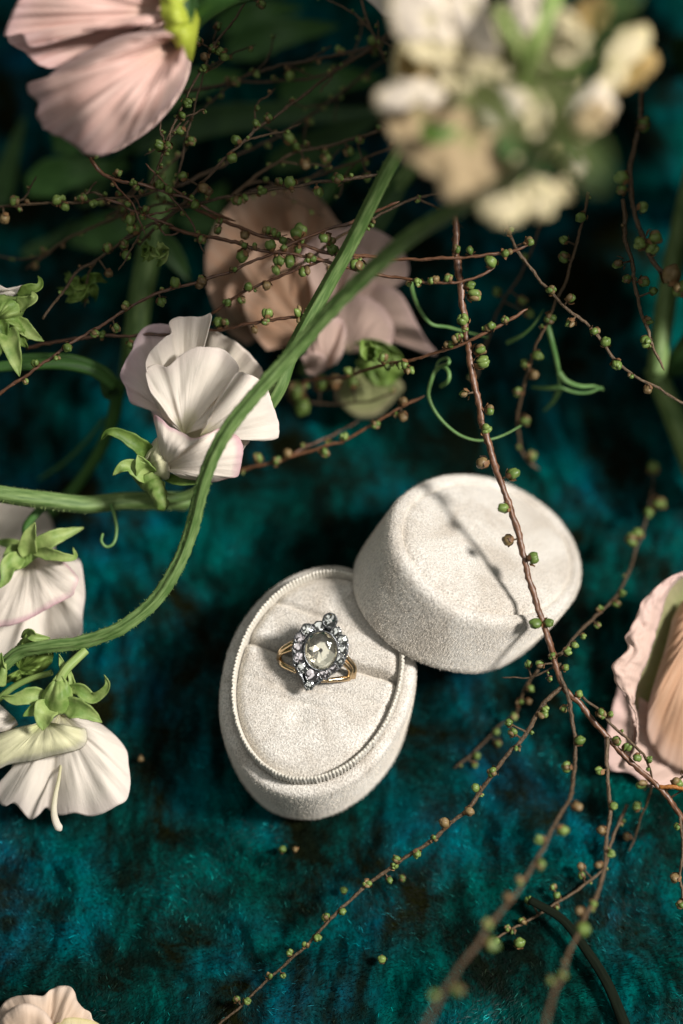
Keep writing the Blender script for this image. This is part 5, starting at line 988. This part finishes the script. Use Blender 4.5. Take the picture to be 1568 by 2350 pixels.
twig('reddish twig curving up right through the middle to cross the red branch',
     [(690, 880, 30), (800, 862, 20), (892, 837, 10), (969, 821, 4), (1053, 793, -1), (1105, 768, -3), (1160, 742, -3), (1210, 712, -3)], 0.45, 0.42, 'bark', [(800, 852, 1.6, 0), (880, 822, 1.6, 1), (925, 838, 1.7, 4), (940, 850, 1.5, 6), (1030, 790, 1.6, 3), (1048, 778, 1.5, 3), (1124, 750, 1.6, 3), (1160, 735, 1.3, 1), (1055, 770, 1.2, 1), (890, 842, 1.3, 0)], 4, 1.0)
twig('blurred twig over the velvet just right of the white sweet pea',
     [(545, 1082, 26), (600, 1068, 24), (660, 1050, 22), (720, 1036, 20), (790, 1008, 18), (850, 978, 16), (905, 945, 14), (975, 905, 12)], 0.5, 0.4, 'bark', [(592, 1052, 1.6, 1), (635, 1058, 1.5, 1), (660, 1042, 1.5, 4), (745, 1038, 1.5, 1), (790, 1002, 1.4, 4), (862, 975, 1.5, 1), (925, 955, 1.5, 4), (925, 920, 1.5, 4)], 4, 1.0, sides=[([(650, 1055, 24), (720, 1020, 26), (780, 992, 28), (830, 965, 30)], 0.35, 0.3, 'bark', (), 3, 1.2)])
twig('dark forked twig with blurred buds below the dusky peach flower',
     [(640, 900, 40), (700, 920, 38), (760, 930, 36), (840, 920, 32), (910, 900, 30)], 0.4, 0.35, 'bark_dull', [(680, 900, 3.0, 1), (695, 930, 2.8, 0), (735, 880, 2.6, 1), (770, 878, 2.3, 4), (810, 880, 1.8, 0)], 2, 1.4)
# upper left tangle
twig('thin upright twig right of the poppy, reaching the top edge',
     [(345, 425, 4), (362, 385, 3), (378, 340, 2), (400, 285, 2), (420, 235, 2), (448, 185, 3), (478, 130, 4), (512, 80, 6), (560, 10, 8), (590, -40, 10)], 0.36, 0.28, 'bark_dull', [(368, 335, 1.6, 5), (384, 335, 1.5, 1), (430, 236, 1.6, 5), (418, 268, 1.5, 3), (466, 158, 1.4, 2), (455, 95, 1.4, 3), (505, 118, 1.5, 5), (487, 112, 1.3, 1), (515, 130, 1.4, 0), (470, 130, 1.4, 4), (600, 10, 1.5, 1)], 6, 0.9, shoots=3)
twig('thin twig close beside the upright one, with a few tiny buds',
     [(400, 440, 8), (415, 385, 8), (425, 330, 8), (438, 280, 8), (448, 230, 8), (470, 170, 10), (490, 90, 12)], 0.32, 0.25, 'bark_dull', [(440, 325, 1.5, 1), (416, 300, 1.4, 0), (500, 60, 1.3, 1)], 6, 0.9, shoots=3)
twig('twig slanting from under the poppy tip into the tangle', 
     [(205, 355, 0), (222, 385, 2), (250, 405, 2), (285, 418, 2), (330, 425, 3), (380, 440, 4), (430, 455, 5), (490, 485, 6), (540, 508, 8)], 0.5, 0.4, 'bark', [(208, 350, 1.5, 0), (272, 395, 1.5, 1), (306, 418, 1.3, 4), (365, 425, 1.5, 2), (390, 435, 1.4, 2), (450, 470, 1.3, 0)], 5, 1.0, shoots=3)
twig('long slanting twig from the tangle up toward the top centre',
     [(320, 560, 12), (380, 505, 9), (430, 462, 6), (480, 405, 5), (530, 350, 5), (600, 290, 8), (680, 232, 12), (760, 170, 18), (860, 105, 24), (930, 40, 30)], 0.42, 0.4, 'bark_dull', [(542, 322, 1.7, 5), (532, 362, 1.6, 0), (465, 430, 1.6, 4), (420, 405, 1.5, 0), (480, 440, 1.5, 4), (615, 270, 1.6, 1), (440, 455, 1.3, 2)], 9, 1.0, shoots=3)
twig('long twig trailing along the left edge into the tangle, single green buds',
     [(-30, 478, 12), (30, 470, 10), (100, 466, 8), (180, 462, 7), (250, 455, 6), (320, 448, 8), (400, 430, 10)], 0.35, 0.35, 'bark_dull', [(130, 460, 1.7, 0), (34, 462, 1.6, 1), (10, 500, 1.6, 4), (190, 455, 1.5, 1), (215, 470, 1.7, 4), (150, 475, 1.4, 0)], 7, 1.1, shoots=3)
twig('short twig stub with orange tips inside the tangle left of centre',
     [(243, 456, 2), (280, 470, 3), (320, 488, 4), (358, 505, 4), (400, 518, 5)], 0.34, 0.34, 'bark', [(335, 480, 1.3, 1), (300, 500, 1.6, 0), (300, 525, 1.5, 0)], 3, 0.9, shoots=3)
twig('tangled twig descending left past the crinkled leaves to a bare tip',
     [(98, 732, 2), (118, 705, 3), (145, 672, 6), (180, 625, 10), (230, 590, 10), (270, 562, 8), (310, 538, 6), (350, 515, 6), (420, 480, 8), (520, 452, 8), (620, 436, 6), (720, 420, 5), (800, 408, 4), (870, 400, 4)], 0.36, 0.5, 'bark_dull', [(285, 560, 1.5, 1), (290, 585, 1.6, 0), (248, 570, 1.5, 1), (250, 628, 1.4, 4), (545, 460, 1.8, 1), (600, 438, 1.6, 4), (666, 420, 1.9, 0), (640, 415, 1.5, 1), (775, 410, 1.9, 1), (730, 440, 1.6, 2), (560, 455, 1.4, 6), (310, 525, 1.8, 0)], 12, 1.05, shoots=3)
twig('dim twig arching across the dark top from the upright twig to the cluster',
     [(420, 215, 20), (530, 190, 20), (600, 165, 20), (680, 142, 20), (760, 128, 22), (840, 112, 24), (900, 70, 26), (950, 20, 28)], 0.45, 0.42, 'bark_dull', [(540, 188, 1.8, 1), (665, 172, 1.7, 0), (855, 95, 1.5, 0)], 7, 1.1, shoots=3)
twig('second dim twig arching just under the first across the dark top',
     [(440, 205, 24), (540, 192, 24), (640, 185, 24), (720, 180, 24), (800, 140, 26), (870, 100, 30), (940, 60, 34)], 0.42, 0.4, 'bark_dull', (), 8, 1.2, shoots=3)
twig('dim twig low in the dark centre pointing to the cluster, faint green buds',
     [(520, 460, 22), (600, 400, 20), (680, 350, 18), (760, 335, 18), (840, 310, 16), (900, 292, 14)], 0.42, 0.4, 'bark_dull', [(665, 320, 1.7, 0), (748, 365, 1.8, 1), (700, 375, 1.6, 4), (826, 322, 1.5, 1), (800, 350, 1.7, 3), (843, 405, 1.4, 0)], 7, 1.1, shoots=3)
twig('fine dark twig ending in a reddish tip beside the cluster, in the dark centre',
     [(560, 450, 30), (640, 430, 28), (720, 405, 24), (800, 378, 20), (860, 355, 18), (910, 335, 16)], 0.4, 0.35, 'bark_dull', (), 7, 1.2, shoots=3)
twig('bare upright twig crossing the arching twigs near the top edge',
     [(820, -30, 16), (838, 30, 16), (856, 75, 17), (870, 110, 18), (890, 150, 20)], 0.36, 0.3, 'bark_dull', (), 3, 0.8, shoots=3)
twig('dim twig in the deep shade running from the arches down to the tangle',
     [(880, 140, 34), (800, 200, 32), (720, 260, 30), (640, 310, 28), (560, 350, 26), (470, 400, 24), (400, 430, 22)], 0.42, 0.4, 'bark_dull', (), 12, 1.2, shoots=3)
twig('dark twig crossing behind the dusky peach flower and both green stems',
     [(620, 640, 24), (700, 600, 16), (780, 545, 8), (860, 500, 6), (940, 460, 8), (1020, 440, 10)], 0.42, 0.36, 'bark_dull', [(760, 618, 1.5, 3), (855, 512, 1.3, 6)], 5, 1.1, shoots=3)
twig('dim tangled twig above the crinkled leaves with dull green buds',
     [(60, 620, 28), (140, 560, 24), (220, 520, 20), (300, 490, 16), (370, 470, 14), (440, 480, 12)], 0.4, 0.36, 'bark_dull', (), 12, 1.2, shoots=3)
twig('short twig crossing under the left arch of buds behind the poppy',
     [(240, 500, 26), (300, 470, 22), (340, 430, 20), (390, 380, 20), (430, 340, 22)], 0.36, 0.34, 'bark_dull', (), 9, 1.15, shoots=3)

# loose buds lying on the velvet
def loose(label, x, y, r, var):
    p = PH(x, y, 0.9+r*0.4); t = bpy.data.objects.new('fallen_bud', BUDS[var]); link(t); t.location = p*MM; t.scale = (r, r, r); t.rotation_euler = (0.8, 0.3, x*1.0)
    tag(t, label, 'bud', 'buds fallen on the velvet')
loose('tiny pale bud on the velvet below the box, left of the long thin twig', 642, 1952-3, 0.9, 0)
loose('tan fallen bud on the velvet left below the ring box front', 683, 1950, 0.7, 4)
loose('tiny green bud on the velvet above the long thin twig', 796, 2045, 0.9, 0)
loose('green bud on the velvet just below the long thin twig', 918, 2013, 0.9, 1)
loose('pale bud lying alone in a dark patch of the velvet', 884, 2203, 1.0, 0)
loose('round cream bud on the velvet at the lower right, largest fallen one', 1183, 2170, 1.3, 0)
loose('tan fallen bud on the velvet right of the hanging sweet pea', 326, 1738, 0.8, 4)
